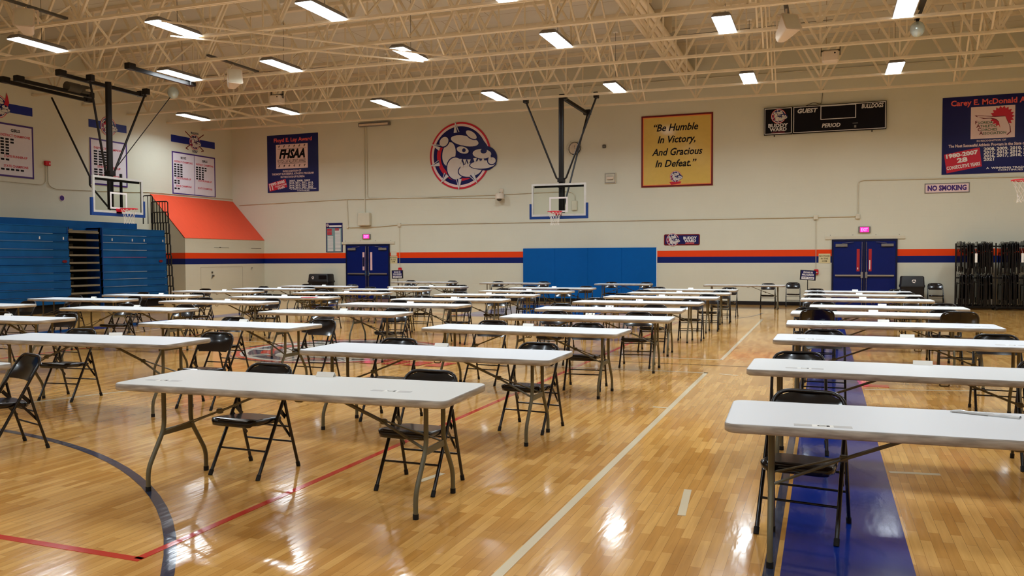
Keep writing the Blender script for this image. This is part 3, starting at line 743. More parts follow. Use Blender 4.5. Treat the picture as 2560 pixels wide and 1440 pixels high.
# left award poster
p = Sign('award_poster', 'navy award poster with FHSAA panel, above the left blue doors', 'poster', -21.84, -19.34, 4.37, 6.75, M_NAVYP)
p.text([('Floyd E. Lay Award', 1.27, 2.09, .15, dict(width=1.86, bold=.03))], M_ORP)
p.rect('pale_panel', .44, 2.00, .98, 1.98, M_PINKW)
p.text([('FHSAA', 1.23, 1.42, .34, dict(width=1.28, bold=.05, shear=.3)), ('FLOYD E. LAY ALL-SPORTS AWARD', 1.21, 1.21, .15, dict(width=1.38, bold=.01))], M_BLKP)
b = MB()
for v in (1.79, 1.175): b.prism([(.52, v), (1.92, v), (1.92, v+.012), (.52, v+.012)], .0132, .0144, 0, FB)
for row in (1.85, 1.04):
    for i in range(6):
        u = .58+.25*i; b.prism([(u-.02, row), (u+.01, row), (u+.05, row+.10), (u+.02, row+.10)], .0132, .0144, 0, FB); b.prism([(u-.04, row+.05), (u+.06, row+.06), (u+.06, row+.075), (u-.04, row+.065)], .0132, .0144, 0, FB)
b.build('athlete_figures', M_BLKP, p.t)
p.text([('IN RECOGNITION OF', 1.22, .84, .075, dict(width=.90, bold=.03)), ('THE MOST SUCCESSFUL ATHLETIC PROGRAM', 1.25, .725, .075, dict(width=2.05, bold=.03)), ('IN THE STATE OF FLORIDA', 1.25, .60, .075, dict(width=1.18, bold=.03))], M_PINKW)
p.text([('2007, 2008, 2009', 1.08, .43, .07, dict(align='l', width=1.02, bold=.03)), ('2010, 2011, 2012, 2013,', 1.08, .335, .07, dict(align='l', width=1.18, bold=.03)), ('2014, 2015, 2016, 2017,', 1.08, .24, .07, dict(align='l', width=1.18, bold=.03)), ('2018, 2019, 2021, 2022', 1.08, .15, .07, dict(align='l', width=1.16, bold=.03)), ('A WINNING TRADITION', 1.76, .095, .04, dict(width=1.25, bold=.02)), ('CONTINUES', 1.76, .03, .04, dict(width=.6, bold=.02))], M_WPRINT)
p.poly('red_flash', [(.10, .05), (.98, .22), (.90, .56), (.04, .38)], M_REDP, 1)
p.text([('1995-2005', .48, .335, .11, dict(width=.78, bold=.04, rot=.19)), ('11', .20, .12, .16, dict(width=.17, bold=.05, rot=.19)), ('CONSECUTIVE', .66, .265, .055, dict(width=.58, bold=.02, rot=.19)), ('YEARS', .68, .155, .085, dict(width=.36, bold=.03, rot=.19))], M_WPRINT, 3)
# right award poster
p = Sign('award_poster', 'navy award poster with state outline panel at the right end of the wall', 'poster', 3.39, 5.95, 4.14, 6.51, M_NAVYP)
p.text([('Carey E. McDonald Award', 1.46, 2.10, .16, dict(width=2.46, bold=.03))], M_ORP)
p.rect('pale_panel', .78, 1.96, 1.06, 2.03, M_PINKW)
p.text([('IN RECOGNITION OF', 1.34, .97, .05, dict(width=.78, bold=.02)), ('The Most Successful Athletic Program in the State of Florida', 1.36, .83, .085, dict(width=2.36, bold=.03))], M_PINKW)
b = MB(); sun = []
for k in range(36):
    a = 2*pi*k/36; r_ = .26 if k % 2 else .33; sun.append((1.62+r_*cos(a), 1.70+r_*sin(a)))
b.prism(sun, .0132, .0138, 0, FB); b.build('red_sunburst', M_REDP, p.t)
out = [(.88, 1.78), (1.10, 1.76), (1.40, 1.72), (1.70, 1.72), (1.76, 1.58), (1.84, 1.40), (1.86, 1.22), (1.76, 1.13), (1.66, 1.22), (1.58, 1.36), (1.54, 1.54), (1.44, 1.62), (1.30, 1.66), (1.12, 1.66), (.92, 1.74)]
p.poly('state_outline', out, M_MAROON, 3)
cx, cy = 1.45, 1.52
b = MB(); b.prism([(cx+(x-cx)*.93+(.02 if y > 1.6 else 0), y+(.018 if y < 1.5 else (-.022 if y > 1.7 else .02))) for x, y in out], .0157, .0165, 0, FB); b.build('state_infill', M_PINKW, p.t)
p.text([('F', .90, 1.51, .10, dict(align='l', bold=.02)), ('A', .93, 1.40, .10, dict(align='l', bold=.02)), ('C', .97, 1.29, .10, dict(align='l', bold=.02)), ('A', 1.01, 1.18, .10, dict(align='l', bold=.02))], M_MAROON, 5, 'red_initials')
p.text([('LORIDA', .99, 1.51, .075, dict(align='l', width=.38)), ('THLETIC', 1.03, 1.40, .075, dict(align='l', width=.44)), ('OACHES', 1.07, 1.29, .075, dict(align='l', width=.42)), ('SSOCIATION', 1.11, 1.18, .075, dict(align='l', width=.62))], M_GREEN, 5)
p.poly('red_flash', [(.14, .04), (1.10, .22), (1.03, .80), (.06, .62)], M_REDP, 1)
p.text([('1980-2007', .56, .555, .115, dict(width=.88, bold=.05, rot=.13)), ('28', .57, .375, .13, dict(width=.29, bold=.05, rot=.13)), ('CONSECUTIVE YEARS', .60, .20, .10, dict(width=.92, bold=.03, rot=.13))], M_WPRINT, 3)
p.text([(l, 1.14, .70-.105*i, .085, dict(align='l', width=w, bold=.04)) for i, (l, w) in enumerate((('2008, 2009, 2010, 2011,', 1.36), ('2012, 2013, 2014, 2015,', 1.36), ('2016, 2017, 2018, 2019,', 1.36), ('2021', .28)))] + [('A  WINNING TRADITION', 1.86, .13, .055, dict(width=1.3, bold=.03)), ('CONTINUES', 1.86, .06, .05, dict(width=.66, bold=.02))], M_WPRINT)
# scoreboard: two cabinets on one mounting
s = Sign('scoreboard', 'long black scoreboard with white outlines high on the back wall', 'scoreboard', -1.91, 1.80, 5.645, 6.53, None, th=.12)
b = MB(); b.box(0, .895, -.12, 0, 0, .885); b.build('sponsor_cabinet', M_BLKP, s.t)
b = MB(); b.box(.905, 3.71, -.12, 0, 0, .885); b.build('score_cabinet', M_BLKP, s.t)
b = MB(); b.frame(.02, .875, .02, .865, .022, .119, .1215, 0, FB); b.build('sponsor_outline', M_SILV, s.t)
b = MB(); b.frame(.925, 3.69, .02, .865, .022, .119, .1215, 0, FB); b.build('score_outline', M_SILV, s.t)
b = MB(); b.frame(1.755, 2.82, .40, .845, .024, .119, .1215, 0, FB); b.build('clock_outline', M_SILV, s.t)
s.emblem(.46, .60, .235, 1)
s.text([('BUDDY', .45, .245, .11, dict(width=.62, bold=.04)), ('WARD', .45, .115, .11, dict(width=.54, bold=.04)), ('GUEST', 1.36, .66, .13, dict(width=.62, bold=.04, shear=.2)), ('BULLDOGS', 3.30, .69, .13, dict(width=.64, bold=.03, shear=.2)), ('PERIOD', 2.08, .15, .12, dict(width=.56, bold=.03, shear=.2))], M_SILV, 2)
def squiggle(s, u, v, w, h, m, lvl=2):
    b = MB(); n = 28; top = [(u+w*k/n, v+h*abs(sin(k*1.15))*(1 if k % 5 else 1.6)+.016) for k in range(n+1)]; bot = [(u+w*k/n, v+h*.35*abs(sin(k*1.15))) for k in range(n, -1, -1)]
    b.prism(top+bot, s.th+.0012*(lvl-1), s.th+.0012*lvl, 0, s.F); return b.build('red_script', m, s.t)
squiggle(s, .24, .045, .42, .04, M_MAROON)
s.rects('bonus_lamp', [(2.72, 2.88, .225, .245), (2.77, 2.83, .09, .17)], M_GREYF)
b = MB()
for u in (.33, 3.3): b.box(u-.02, u+.02, -.03, .0, -.06, .0)
b.build('bracket', M_DGREY, s.t)
b = MB(); b.tube(fillet([(1.3, -.03, .89), (1.55, -.03, 1.0), (1.78, -.03, .90), (1.82, -.03, 1.3), (1.83, -.01, 1.5)], .1), .009, 6); b.build('cable', M_DGREY, s.t)
# small sponsor sign above the pad
s = Sign('sponsor_sign', 'small navy and maroon sign with round dog badge above the blue pad', 'sign', -5.23, -4.00, 2.03, 2.41, M_MAROON, rnd=.05)
s.rect('navy_field', .04, 1.19, .04, .34, M_NAVYP); s.emblem(.30, .19, .22)
s.text([('BUDDY', .90, .205, .085, dict(width=.46, bold=.04)), ('WARD', .90, .105, .085, dict(width=.40, bold=.04))], M_WPRINT); squiggle(s, .74, .045, .30, .03, M_ORP)
# no smoking
s = Sign('no_smoking_sign', 'white NO SMOKING sign with grey frame at the right', 'sign', 2.92, 4.17, 3.575, 3.885, M_PINKW)
s.frame('frame', .028, M_GREYF); s.text([('NO SMOKING', .625, .085, .15, dict(width=1.08, bold=.05))], M_PURPLE)
# records chart beside left doors
s = Sign('records_chart', 'tall navy records chart beside the left blue doors', 'chart', -19.01, -18.23, 1.87, 3.06, M_NAVYP)
s.rect('heading', .16, .74, 1.02, 1.09, M_WPRINT); s.emblem(.08, 1.10, .07); s.rect('field', .04, .74, .02, .98, M_TEAL)
s.rects('result_strip', [(u, u+.26, .05+.052*i, .085+.052*i) for u in (.08, .43) for i in range(17) if not (u < .2 and i > 11)], M_WPRINT, 2)
s.rects('red_result_strip', [(.06, .28, .70+.052*i, .74+.052*i) for i in range(5)]+[(.43, .62, .885+.05*i, .92+.05*i) for i in range(2)], M_REDP, 3)
# no food notices
for x0, x1, z0, z1, lab in ((-16.09, -15.74, 1.41, 1.70, 'beige NO FOOD notice right of the left blue doors'), (-.17, .19, 1.40, 1.71, 'beige NO FOOD notice left of the right blue doors')):
    s = Sign('notice', lab, 'notice', x0, x1, z0, z1, M_BEIGES, th=.004)
    w = x1-x0; s.text([('NO FOOD', w/2, .21, .05, dict(width=w*.9, bold=.02)), ('IN THE', w/2, .125, .05, dict(width=w*.62, bold=.02)), ('GYM', w/2, .045, .05, dict(width=w*.42, bold=.02))], M_OLIVEP)
s = Sign('paper_notice', 'pale paper sheet taped above the left NO FOOD notice', 'paper', -16.03, -15.77, 1.715, 1.91, M_CREAM, th=.003)
# left wall pennant sets: record boards with royal blue banners and badges
def rows(u, v, n, m, cw=.21, pitch=.245, lh=.058, lp=.09):
    return [(u+pitch*j, u+pitch*j+cw, v-lp*i, v-lp*i+lh) for i in range(n) for j in range(m if isinstance(m, int) else m[i])]
def record_board(lab, y0, y1, z0, z1, cols):
    s = Sign('record_board', lab, 'board', y0, y1, z0, z1, M_POSTW, 'left', .02)
    s.frame('border', .055, M_PURPLE); dark = []; reds = []
    for (u, w, head, d, r, c) in cols:
        if head: dark.append((head, u+w/2, 1.40, .085, dict(bold=.04)))
        reds += [('DISTRICT CHAMPIONS', u+w/2, 1.245, .07, dict(width=w*.84, bold=.03)), ('STATE RUNNER-UP', u+w/2, .60, .07, dict(width=w*.66, bold=.03)), ('STATE CHAMPIONS', u+w/2, .30, .07, dict(width=w*.70, bold=.03))]
        sc = w/1.2
        s.rects('year_column', rows(u+.09*sc, 1.13, len(d), d, .115*sc, .165*sc) + rows(u+.09*sc, .50, len(r), r, .115*sc, .165*sc) + rows(u+.09*sc, .20, len(c), c, .115*sc, .165*sc), M_BLKP, 2)
    s.text(reds, M_REDP, 2, 'red_lettering')
    if dark: s.text(dark, M_BLKP, 2)
    return s
record_board('white record board with purple border at the left edge, by the red alarm', 16.9, 19.32, 4.17, 5.82, [(1.20, 1.2, 'GIRLS', [3, 3, 2, 2, 2, 2], [2], [5])])
record_board('white record board partly behind the left basketball backboard', 21.48, 23.10, 4.20, 5.80, [(.05, 1.52, '', [4, 4, 4, 4, 4, 4], [4, 4, 4], [4])])
s = record_board('white record board with two columns above the orange sloping roof', 25.30, 27.72, 4.14, 5.80, [(.02, 1.19, 'BOYS', [3]*6, [2, 2], [2]), (1.21, 1.19, 'GIRLS', [4, 4, 3, 3, 3, 3], [], [])])
s.rect('divider', 1.195, 1.215, .05, 1.61, M_PURPLE, 2)
for y0, y1, yc, R, lab, extra in ((16.9, 19.32, 18.12, .36, 'royal blue banner with round badge above the leftmost record board', 'CK.'), (21.47, 23.11, 22.30, .34, 'royal blue banner with dog badge behind the left backboard mast', ''), (25.29, 27.73, 26.57, .30, 'royal blue banner with golf badge above the two-column record board', 'GOLF')):
    s = Sign('banner', lab, 'banner', y0, y1, 6.16, 6.43, M_BLUEBAN, 'left', .01)
    s.emblem(yc-y0, .13, R, 1)
    if extra == 'GOLF':
        s.text([('BULLDOG', yc-y0, .45, .075, dict(width=.42, bold=.03)), ('GOLF', yc-y0, -.28, .09, dict(width=.3, bold=.03))], M_NAVYP, 1)
        b = MB()
        for sg in (-1, 1): b.bar(s.F(yc-y0+sg*.52, .50, .008), s.F(yc-y0-sg*.50, -.16, .008), .01, .03); b.bar(s.F(yc-y0-sg*.50, -.16, .008), s.F(yc-y0-sg*.36, -.20, .008), .01, .03)
        b.build('crossed_golf_clubs', M_MAROON, s.t)
    elif extra: s.poly('red_plume', [(1.42, .10), (1.55, .60), (1.62, .30), (1.50, -.05)], M_REDP, 5)
    else: s.poly('red_patch', [(.62, .26), (.84, .40), (.84, .22), (.66, .16)], M_REDP, 5)
s = Sign('round_sign', 'small round purple sign above the bleachers on the left wall', 'sign', 20.25, 20.43, 3.55, 3.73, None, 'left')
b = MB(); b.prism(circ(.10, 28, .09, .09), 0, .012, 0, FL); b.build('rim', M_PINKW, s.t)
b = MB(); b.prism(circ(.085, 28, .09, .09), .0121, .014, 0, FL); b.build('disc', M_PURPLE, s.t)

# ------------------------------------------------------------------ doors, pad, wall fittings
def double_door(n, x0, x1, zt, strips):
    w = x1-x0
    d = thing('door_%d' % n, None, None, (x0, YB, 0)); d['kind'] = 'structure'
    b = MB(); b.box(0, .05, -.06, -.001, 0, zt); b.box(w-.05, w, -.06, -.001, 0, zt); b.box(.05, w-.05, -.06, -.001, zt-.06, zt); b.build('door_frame', M_NAVYFR, d)
    b = MB(); b.box(w/2-.03, w/2+.03, -.075, -.001, 0, zt-.06); b.build('centre_post', M_NAVYFR, d)
    for i, (a, c) in enumerate(((.052, w/2-.032), (w/2+.032, w-.052))):
        l = MB().box(a, c, -.05, -.004, .008, zt-.065).build('door_leaf', M_NAVYDOOR, d)
        lo = a if i else c
        u = (lo+.10) if i else (lo-.19)
        b = MB(); b.box(u, u+.09, -.055, -.049, 1.14, 1.86); b.build('glass_strip', strips[i], l)
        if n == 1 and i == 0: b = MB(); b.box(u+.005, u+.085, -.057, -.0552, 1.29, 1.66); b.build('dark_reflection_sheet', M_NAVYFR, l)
        if n == 2:
            b = MB(); b.box(u+.02, u+.05, -.057, -.0552, 1.2, 1.26 if i == 0 else 1.5); b.build('white_sticker', M_WPRINT, l)
        b = MB(); b.bbox(a+.05, c-.04, -.105, -.068, .975, 1.03, .008)
        b.box(a+.06, a+.12, -.07, -.049, .98, 1.025); b.box(c-.12, c-.06, -.07, -.049, .98, 1.025); b.build('push_bar', M_ALU, l)
        e = c-.07 if i == 0 else a
        b = MB(); b.bbox(e, e+.07, -.11, -.049, .92, 1.12, .008); b.build('latch_case', M_CHROME, l)
        b = MB(); xx = e+.035; b.tube([(xx, -.075, .02), (xx, -.075, .92)], .009, 6); b.tube([(xx, -.075, 1.12), (xx, -.075, zt-.09)], .009, 6); b.build('vertical_rod', M_CHROME, l)
        ca = a+.06 if i == 0 else c-.42
        b = MB(); b.bbox(ca, ca+.36, -.10, -.049, zt-.24, zt-.15, .008); b.build('door_closer', M_GREYF, l)
        b = MB(); b.bar((ca+(.2 if i == 0 else .16), -.08, zt-.13), (ca+(.55 if i == 0 else -.15), -.09, zt-.09), .02, .01); b.build('closer_arm', M_GREYF, l)
    b = MB(); b.box(-.20, w+.22, -.03, -.0005, zt+.005, zt+.10); b.build('lintel_plate', M_CREAM, d)
    b = MB()
    for k in range(4): b.tube([(-.05+k*(w+.1)/3, -.001, zt+.14), (-.05+k*(w+.1)/3, -.012, zt+.14)], .012, 8)
    b.build('lintel_bolt', M_GREYF, d)
M_STRIPP = mat('pinkish_glass_strip', (226, 186, 186), .25); M_STRIPR = mat('red_glass_strip', (170, 44, 48), .2)
double_door(1, -18.06, -16.07, 2.18, (M_STRIPP, M_STRIPP)); double_door(2, .23, 2.17, 2.17, (M_STRIPR, M_STRIPR))
t = thing('wall_pad', 'big bright blue wall pad on the back wall under the middle hoop', 'wall pad', (-10.45, YB-.002, 0))
for i in range(4): b = MB(); b.bbox(1.2413*i+.001, 1.2413*(i+1)-.001, -.05, 0, .13, 1.96, .006); b.build('pad_section', M_PAD, t)
b = MB(); b.box(4.966, 4.985, -.052, 0, .13, 1.955); b.build('edge_strip', M_WHITE, t)
for x0, z0, lab in ((-17.29, 2.385, 'glowing pink EXIT sign above the left blue doors'), (1.02, 2.372, 'glowing pink EXIT sign above the right blue doors')):
    t = thing('exit_sign', lab, 'exit sign', (x0, YB-.002, z0))
    b = MB(); b.bbox(0, .36, -.05, 0, 0, .205, .008); b.build('housing', M_GREYF, t)
    b = MB(); b.box(.05, .31, -.053, -.0505, .025, .18); b.build('face', M_EXIT, t)
    b = MB(); add_text(b, 'EXIT', .18, .05, .105, FB, .0535, 0, 'c', .20, .02); b.build('lettering', M_EXITL, t)
def wallbox(name, lab, cat, x0, x1, z0, z1, d, m, part='case'):
    t = thing(name, lab, cat, (x0, YB-.002, z0)); b = MB(); b.bbox(0, x1-x0, -d, 0, 0, z1-z0, .012); b.build(part, m, t); return t
t = wallbox('junction_box', 'large cream junction box above the left EXIT sign', 'junction box', -17.43, -16.90, 2.92, 3.43, .16, M_CREAM)
b = MB(); b.box(.03, .5, -.163, -.1605, .03, .48); b.build('cover_plate', M_CREAM, t)
t = wallbox('strip_light', 'unlit grey strip light on conduit high on the back wall', 'strip light', -17.38, -15.98, 6.84, 7.0, .14, M_GREYF); b = MB(); b.bbox(.05, 1.35, -.17, -.141, .02, .10, .01); b.build('diffuser', M_SPK, t)
t = wallbox('wall_strobe', 'pale square wall fitting left of the gold motto sign', 'wall fitting', -7.35, -6.94, 4.25, 4.62, .05, M_CREAM)
b = MB(); b.bbox(.08, .33, -.10, -.051, .13, .25, .02); b.build('lens', M_SPK, t)
b = MB(); b.frame(.02, .39, .02, .35, .015, .05, .056, 0, FB); b.build('guard', M_GREYF, t)
t = wallbox('sensor_box', 'tiny square olive box high left of the gold motto sign', 'box', -7.43, -7.31, 5.51, 5.63, .05, M_DGREY); b = MB(); b.box(.03, .09, -.053, -.0505, .03, .09); b.build('grille', M_GREYF, t)
t = thing('wall_clock', 'round wall clock in a wire cage behind the middle hoop brace', 'clock', (-8.46, YB-.002, 5.55))
b = MB(); b.prism(circ(.21, 32), 0, .05, 0, FB); b.build('dial', M_SPK, t)
b = MB(); b.tube([(.215*cos(2*pi*k/32), -.05, .215*sin(2*pi*k/32)) for k in range(32)], .016, 6, closed=True); b.build('rim', M_BLK, t)
b = MB(); b.bar((0, -.053, 0), (.0, -.053, .12), .014, .004); b.bar((0, -.053, 0), (.09, -.053, -.03), .014, .004); b.build('hands', M_BLKP, t)
b = MB()
for rr in (.29, .2, .1): b.tube([(rr*cos(2*pi*k/24), -.11, rr*sin(2*pi*k/24)) for k in range(24)], .005, 5, closed=True)
for k in range(6): b.tube([(.29*cos(pi*k/3), 0, .29*sin(pi*k/3)), (.29*cos(pi*k/3), -.11, .29*sin(pi*k/3)), (.02*cos(pi*k/3), -.115, .02*sin(pi*k/3))], .005, 5)
b.build('wire_cage', M_CREAM, t)
t = thing('security_camera', 'white dome camera on the back wall below the round badge', 'camera', (-11.31, YB-.002, 3.72))
b = MB(); b.bbox(-.07, .07, -.05, 0, .30, .48, .01); b.bar((-.04, -.02, .36), (-.04, -.2, .30), .03, .03); b.bar((.04, -.02, .36), (.04, -.2, .30), .03, .03); b.build('bracket', M_SPK, t)
b = MB(); R = []
for rr, z in ((.13, .295), (.165, .28), (.17, .11), (.18, .09)): R.append([(rr*cos(2*pi*k/24), -.2+rr*sin(2*pi*k/24), z) for k in range(24)])
b.rings(R[::-1], 0, True); b.build('hood', M_SPK, t)
b = MB(); R = []
for rr, z in ((.09, .09), (.085, .05), (.055, .015), (.01, 0)): R.append([(-.02+rr*cos(2*pi*k/16), -.2+rr*sin(2*pi*k/16), z) for k in range(16)])
b.rings(R[::-1], 0, True); b.build('dome', M_DGREY, t)
# conduit runs
def conduit(lab, path, r=.016, boxes=(), rad=.15):
    t = thing('wall_conduit', lab, 'conduit', (0, 0, 0)); pth = fillet(path, rad, 4); b = MB(); b.tube(pth, r, 6); b.build('conduit', M_CREAM, t)
    for x, z, w, h in boxes: b = MB(); b.bbox(x-w/2, x+w/2, YB-.06, YB-.001, z-h/2, z+h/2, .008); b.build('box', M_CREAM, t)
y_ = YB-.025
conduit('long cream conduit along the back wall below the award poster and badge', [(-23.3, y_, 3.90), (-17.9, y_, 4.0), (-17.2, y_, 3.98), (-11.7, y_, 3.98), (-9.3, y_, 4.02), (-8.65, y_, 4.02), (-8.45, y_, 3.9), (-8.45, y_, 3.55)], boxes=((-8.47, 3.5, .2, .34),), rad=.2)
conduit('vertical cream conduit dropping from the grey strip light', [(-17.17, y_, 6.84), (-17.17, y_, 3.98), (-17.17, y_, 3.43)], .022)
conduit('second vertical conduit beside the strip light drop', [(-17.06, y_, 6.84), (-17.06, y_, 4.02), (-11.5, y_, 3.86)], .016)
conduit('cream conduit from junction boxes over the left doors to the right doors', [(-18.0, y_, 4.0), (-17.95, y_, 2.86), (-16.5, y_, 2.88), (-15.6, y_, 2.94), (-.3, y_, 2.91), (1.0, y_, 2.91), (1.0, y_, 4.0), (1.12, y_, 4.06), (5.9, y_, 4.0)], boxes=((-15.63, 2.93, .14, .15), (-.27, 2.90, .14, .15), (1.0, 2.90, .13, .15), (-17.97, 2.87, .08, .08)), rad=.12)
conduit('thin conduit drop to the red pull station left of the right doors', [(-.26, y_, 2.83), (-.25, y_, 1.19)], .01)
conduit('thin conduit drop to the red pull station right of the left doors', [(-15.63, y_, 2.86), (-15.62, y_, 1.2)], .01)
conduit('pair of high conduits along the top of the back wall', [(-15.5, y_, 7.95), (-1.0, y_, 7.85), (6, y_, 7.8)], .022)
conduit('lower of the high conduits along the top of the back wall', [(-14, y_, 7.78), (-1.0, y_, 7.68), (5, y_, 7.65)], .016)
xl_ = XL+.02
conduit('cream conduit along the left wall under the record boards to the red alarm', [(xl_, 16, 4.02), (xl_, 19.6, 4.02), (xl_, 19.75, 4.1), (xl_, 19.75, 4.66)], .014, rad=.12)
conduit('cream conduit from the red alarm to the wall corner', [(xl_, 19.83, 4.66), (xl_, 19.83, 4.02), (xl_, 20.1, 3.92), (xl_, 23.1, 4.05), (xl_, 24.1, 4.12), (xl_, 28.75, 4.16)], .014, rad=.2)
for x, z, lab in ((-.31, 1.03, 'red fire pull station left of the right blue doors'), (-15.68, 1.08, 'red fire pull station right of the left blue doors')):
    t = thing('pull_station', lab, 'fire alarm', (x, YB-.002, z)); b = MB(); b.bbox(0, .14, -.06, 0, 0, .17, .012); b.build('case', M_RED, t); b = MB(); b.bbox(.03, .11, -.075, -.061, .05, .08, .006); b.build('handle', M_WPRINT, t)
t = thing('fire_alarm', 'red fire alarm horn on the left wall between record boards', 'fire alarm', (XL+.002, 19.69, 4.65)); b = MB(); b.bbox(0, .09, 0, .2, 0, .15, .012); b.build('case', M_RED, t); b = MB(); b.bbox(.0905, .10, .13, .17, .04, .10, .004); b.build('strobe', M_WPRINT, t)
# floor stands with exam notice, recycling bins
for x, y, z0, tilt, lab in ((-15.40, 28.2, .83, .02, 'navy exam notice on a stand by the left blue doors'), (-.49, 28.1, .86, -.06, 'navy exam notice on a stand by the right blue doors')):
    t = thing('notice_stand', lab, 'sign stand', (x, y, 0)); 
    b = MB(); b.prism(circ(.16, 24), 0, .018); b.build('base', M_BLK, t); b = MB(); b.tube([(0, 0, .018), (0, 0, z0+.02)], .012, 8); b.build('post', M_BLK, t)
    ct, st = cos(tilt), sin(tilt); Fs = lambda u, v, d: (u*ct-v*st, -.02-d, z0+v*ct+u*st)
    b = MB(); b.prism([(-.24, 0), (.24, 0), (.24, .32), (-.24, .32)], -.012, .012, 0, Fs); b.build('frame', M_BLK, t)
    b = MB(); b.prism([(-.21, .02), (.21, .02), (.21, .30), (-.21, .30)], .0122, .0132, 0, Fs); sh = b.build('notice_sheet', M_NAVYP, t)
    b = MB(); b.prism([(-.19, .03), (.19, .03), (.19, .11), (-.19, .11)], .0133, .014, 0, Fs); b.build('white_band', M_WPRINT, t)
    b = MB(); add_text(b, 'EXAM IN', 0, .225, .055, Fs, .014, 0, 'c', .28, .03); b.build('lettering', M_WPRINT, t)
    b = MB(); add_text(b, 'PROGRESS', 0, .145, .055, Fs, .014, 0, 'c', .36, .03); b.build('lettering', M_WPRINT, t)
    b = MB(); add_text(b, 'QUIET PLEASE', 0, .052, .04, Fs, .0146, 0, 'c', .34, .03); b.build('small_lettering', M_NAVYP, t)
def recycle_mark(F, d, R):
    b = MB(); n = 6
    for k in range(3):
        a0 = pi/2+2*pi*k/3+.18; pts = [(R*cos(a0+.3*j), R*sin(a0+.3*j)) for j in range(5)]+[(R*1.25*cos(a0+1.35), R*1.25*sin(a0+1.35)), (R*.78*cos(a0+1.75), R*.78*sin(a0+1.75)), (R*.32*cos(a0+1.25), R*.32*sin(a0+1.25))]+[(R*.52*cos(a0+.3*j), R*.52*sin(a0+.3*j)) for j in range(4, -1, -1)]
        b.prism(pts, d, d+.001, 0, F)
    return b
for x, y, w, h, slot, lab in ((-18.9, 28.25, .95, 1.0, 1, 'wide black recycling bin left of the left blue doors'), (2.55, 28.25, .68, 1.0, 0, 'black recycling bin right of the right blue doors')):
    t = thing('recycling_bin', lab, 'bin', (x, y, 0)); d = .52
    b = MB(); R = []
    for sx, sy, z in ((w*.86, d*.86, 0), (w*.9, d*.9, .03), (w*.97, d*.97, h*.66)): R.append([(px, py, z) for px, py in rrect(sx, sy, .05, 4)])
    b.rings(R, 0, True); b.build('body', M_BINB, t)
    b = MB(); R = []
    for sx, sy, z in ((w*1.03, d*1.03, h*.66), (w*1.03, d*1.03, h*.72), (w*.98, d*.98, h*.74), (w*.95, d*.9, h*.97), (w*.88, d*.8, h)): R.append([(px, py, z) for px, py in rrect(sx, sy, .05, 4)])
    b.rings(R, 0, True); lid = b.build('lid', M_BINB, t)
    Fx = lambda u, v, dd: (u, -d*.487-dd, v)
    if slot: b = MB(); b.prism([(.05*w, h*.80), (.43*w, h*.80), (.43*w, h*.95), (.05*w, h*.95)], 0, .006, 0, Fx); b.build('opening', M_BLKP, lid)
    c_ = -.24*w if slot else .05*w
    recycle_mark(lambda u, v, dd: (c_+u, -d*.487-dd, h*.85+v), .001, .055).build('recycling_mark', M_WPRINT, lid)
# ------------------------------------------------------------------ bleachers
XFB = -21.4
t = thing('bleachers', 'closed blue telescopic bleachers along the left wall', 'bleachers', (0, 0, 0))
y0b, g0, g1, y1b = 2.0, 18.68, 19.88, 22.62
zb = [.25+.236*i for i in range(11)]
for i in range(10):
    xf = XFB-.012*i
    for (a_, c_) in ((y0b, g0), (g1, y1b)):
        b = MB(); z0, z1 = zb[i]+.012, zb[i+1]
        prof = [(xf-.10, z0), (xf-.016, z0), (xf+.0, z1-.03), (xf+.012, z1-.026), (xf+.012, z1), (xf-.10, z1)]
        b.rings([[(px, a_, pz) for px, pz in prof], [(px, c_, pz) for px, pz in prof]]); b.f = [f[::-1] for f in b.f]
        if a_ < 10: b.box(xf-.02, xf+.0015, 13.7, 13.708, z0, z1-.03, 1)
        o = b.build('seat_row_front', [M_BLEACH, M_BLEACHD], t)
        if i == 8:
            for yy in ([17.69, 18.5] if a_ < 10 else [20.32, 21.15, 21.66, 22.5]): b = MB(); b.box(xf-.01, xf+.02, yy-.012, yy+.012, z0+.05, z0+.13); b.build('white_clip', M_WPRINT, o)
        if i == 5:
            b = MB(); yy = 18.5 if a_ < 10 else 22.36; b.rings([[(xf+.006, yy+.085*cos(2*pi*k/20), z0+.10+.045*sin(2*pi*k/20)) for k in range(20)], [(xf+.012, yy+.085*cos(2*pi*k/20), z0+.10+.045*sin(2*pi*k/20)) for k in range(20)]]); b.build('maker_plate', M_MAROON, o)
b = MB(); b.box(XFB-1.0, XFB-.75, y0b, y1b-.6, zb[9]+.1, 2.83); b.build('top_row_back', M_BLEACH, t)
b = MB(); b.box(XFB-.74, XFB-.11, y0b, g0, zb[10]-.05, zb[10]-.01); b.box(XFB-.74, XFB-.11, g1, y1b, zb[10]-.05, zb[10]-.01); b.build('top_seat_board', M_BLEACH, t)
b = MB(); b.box(XFB-.7, XFB-.10, g0-.03, g0, .1, zb[10]); b.box(XFB-.7, XFB-.03, g1, g1+.03, .1, zb[10]); b.build('aisle_side_panel', M_BLEACHD, t)
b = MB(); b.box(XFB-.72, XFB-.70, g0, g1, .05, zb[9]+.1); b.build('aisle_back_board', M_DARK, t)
for i in range(10):
    b = MB(); z = zb[i]+.04; b.box(XFB-.60, XFB-.06, g0+.002, g1-.1, z, z+.055); b.build('aisle_step', M_TAN, t)
    if i % 2: b = MB(); b.box(XFB-.5, XFB-.46, g0+.22, g0+.34, z+.055, z+.2); b.build('aisle_bracket', M_DARK, t)
    b = MB(); b.box(XFB-.64, XFB-.62, g0+.002, g0+.62, z+.06, z+.15); b.build('aisle_riser', M_TAN, t)
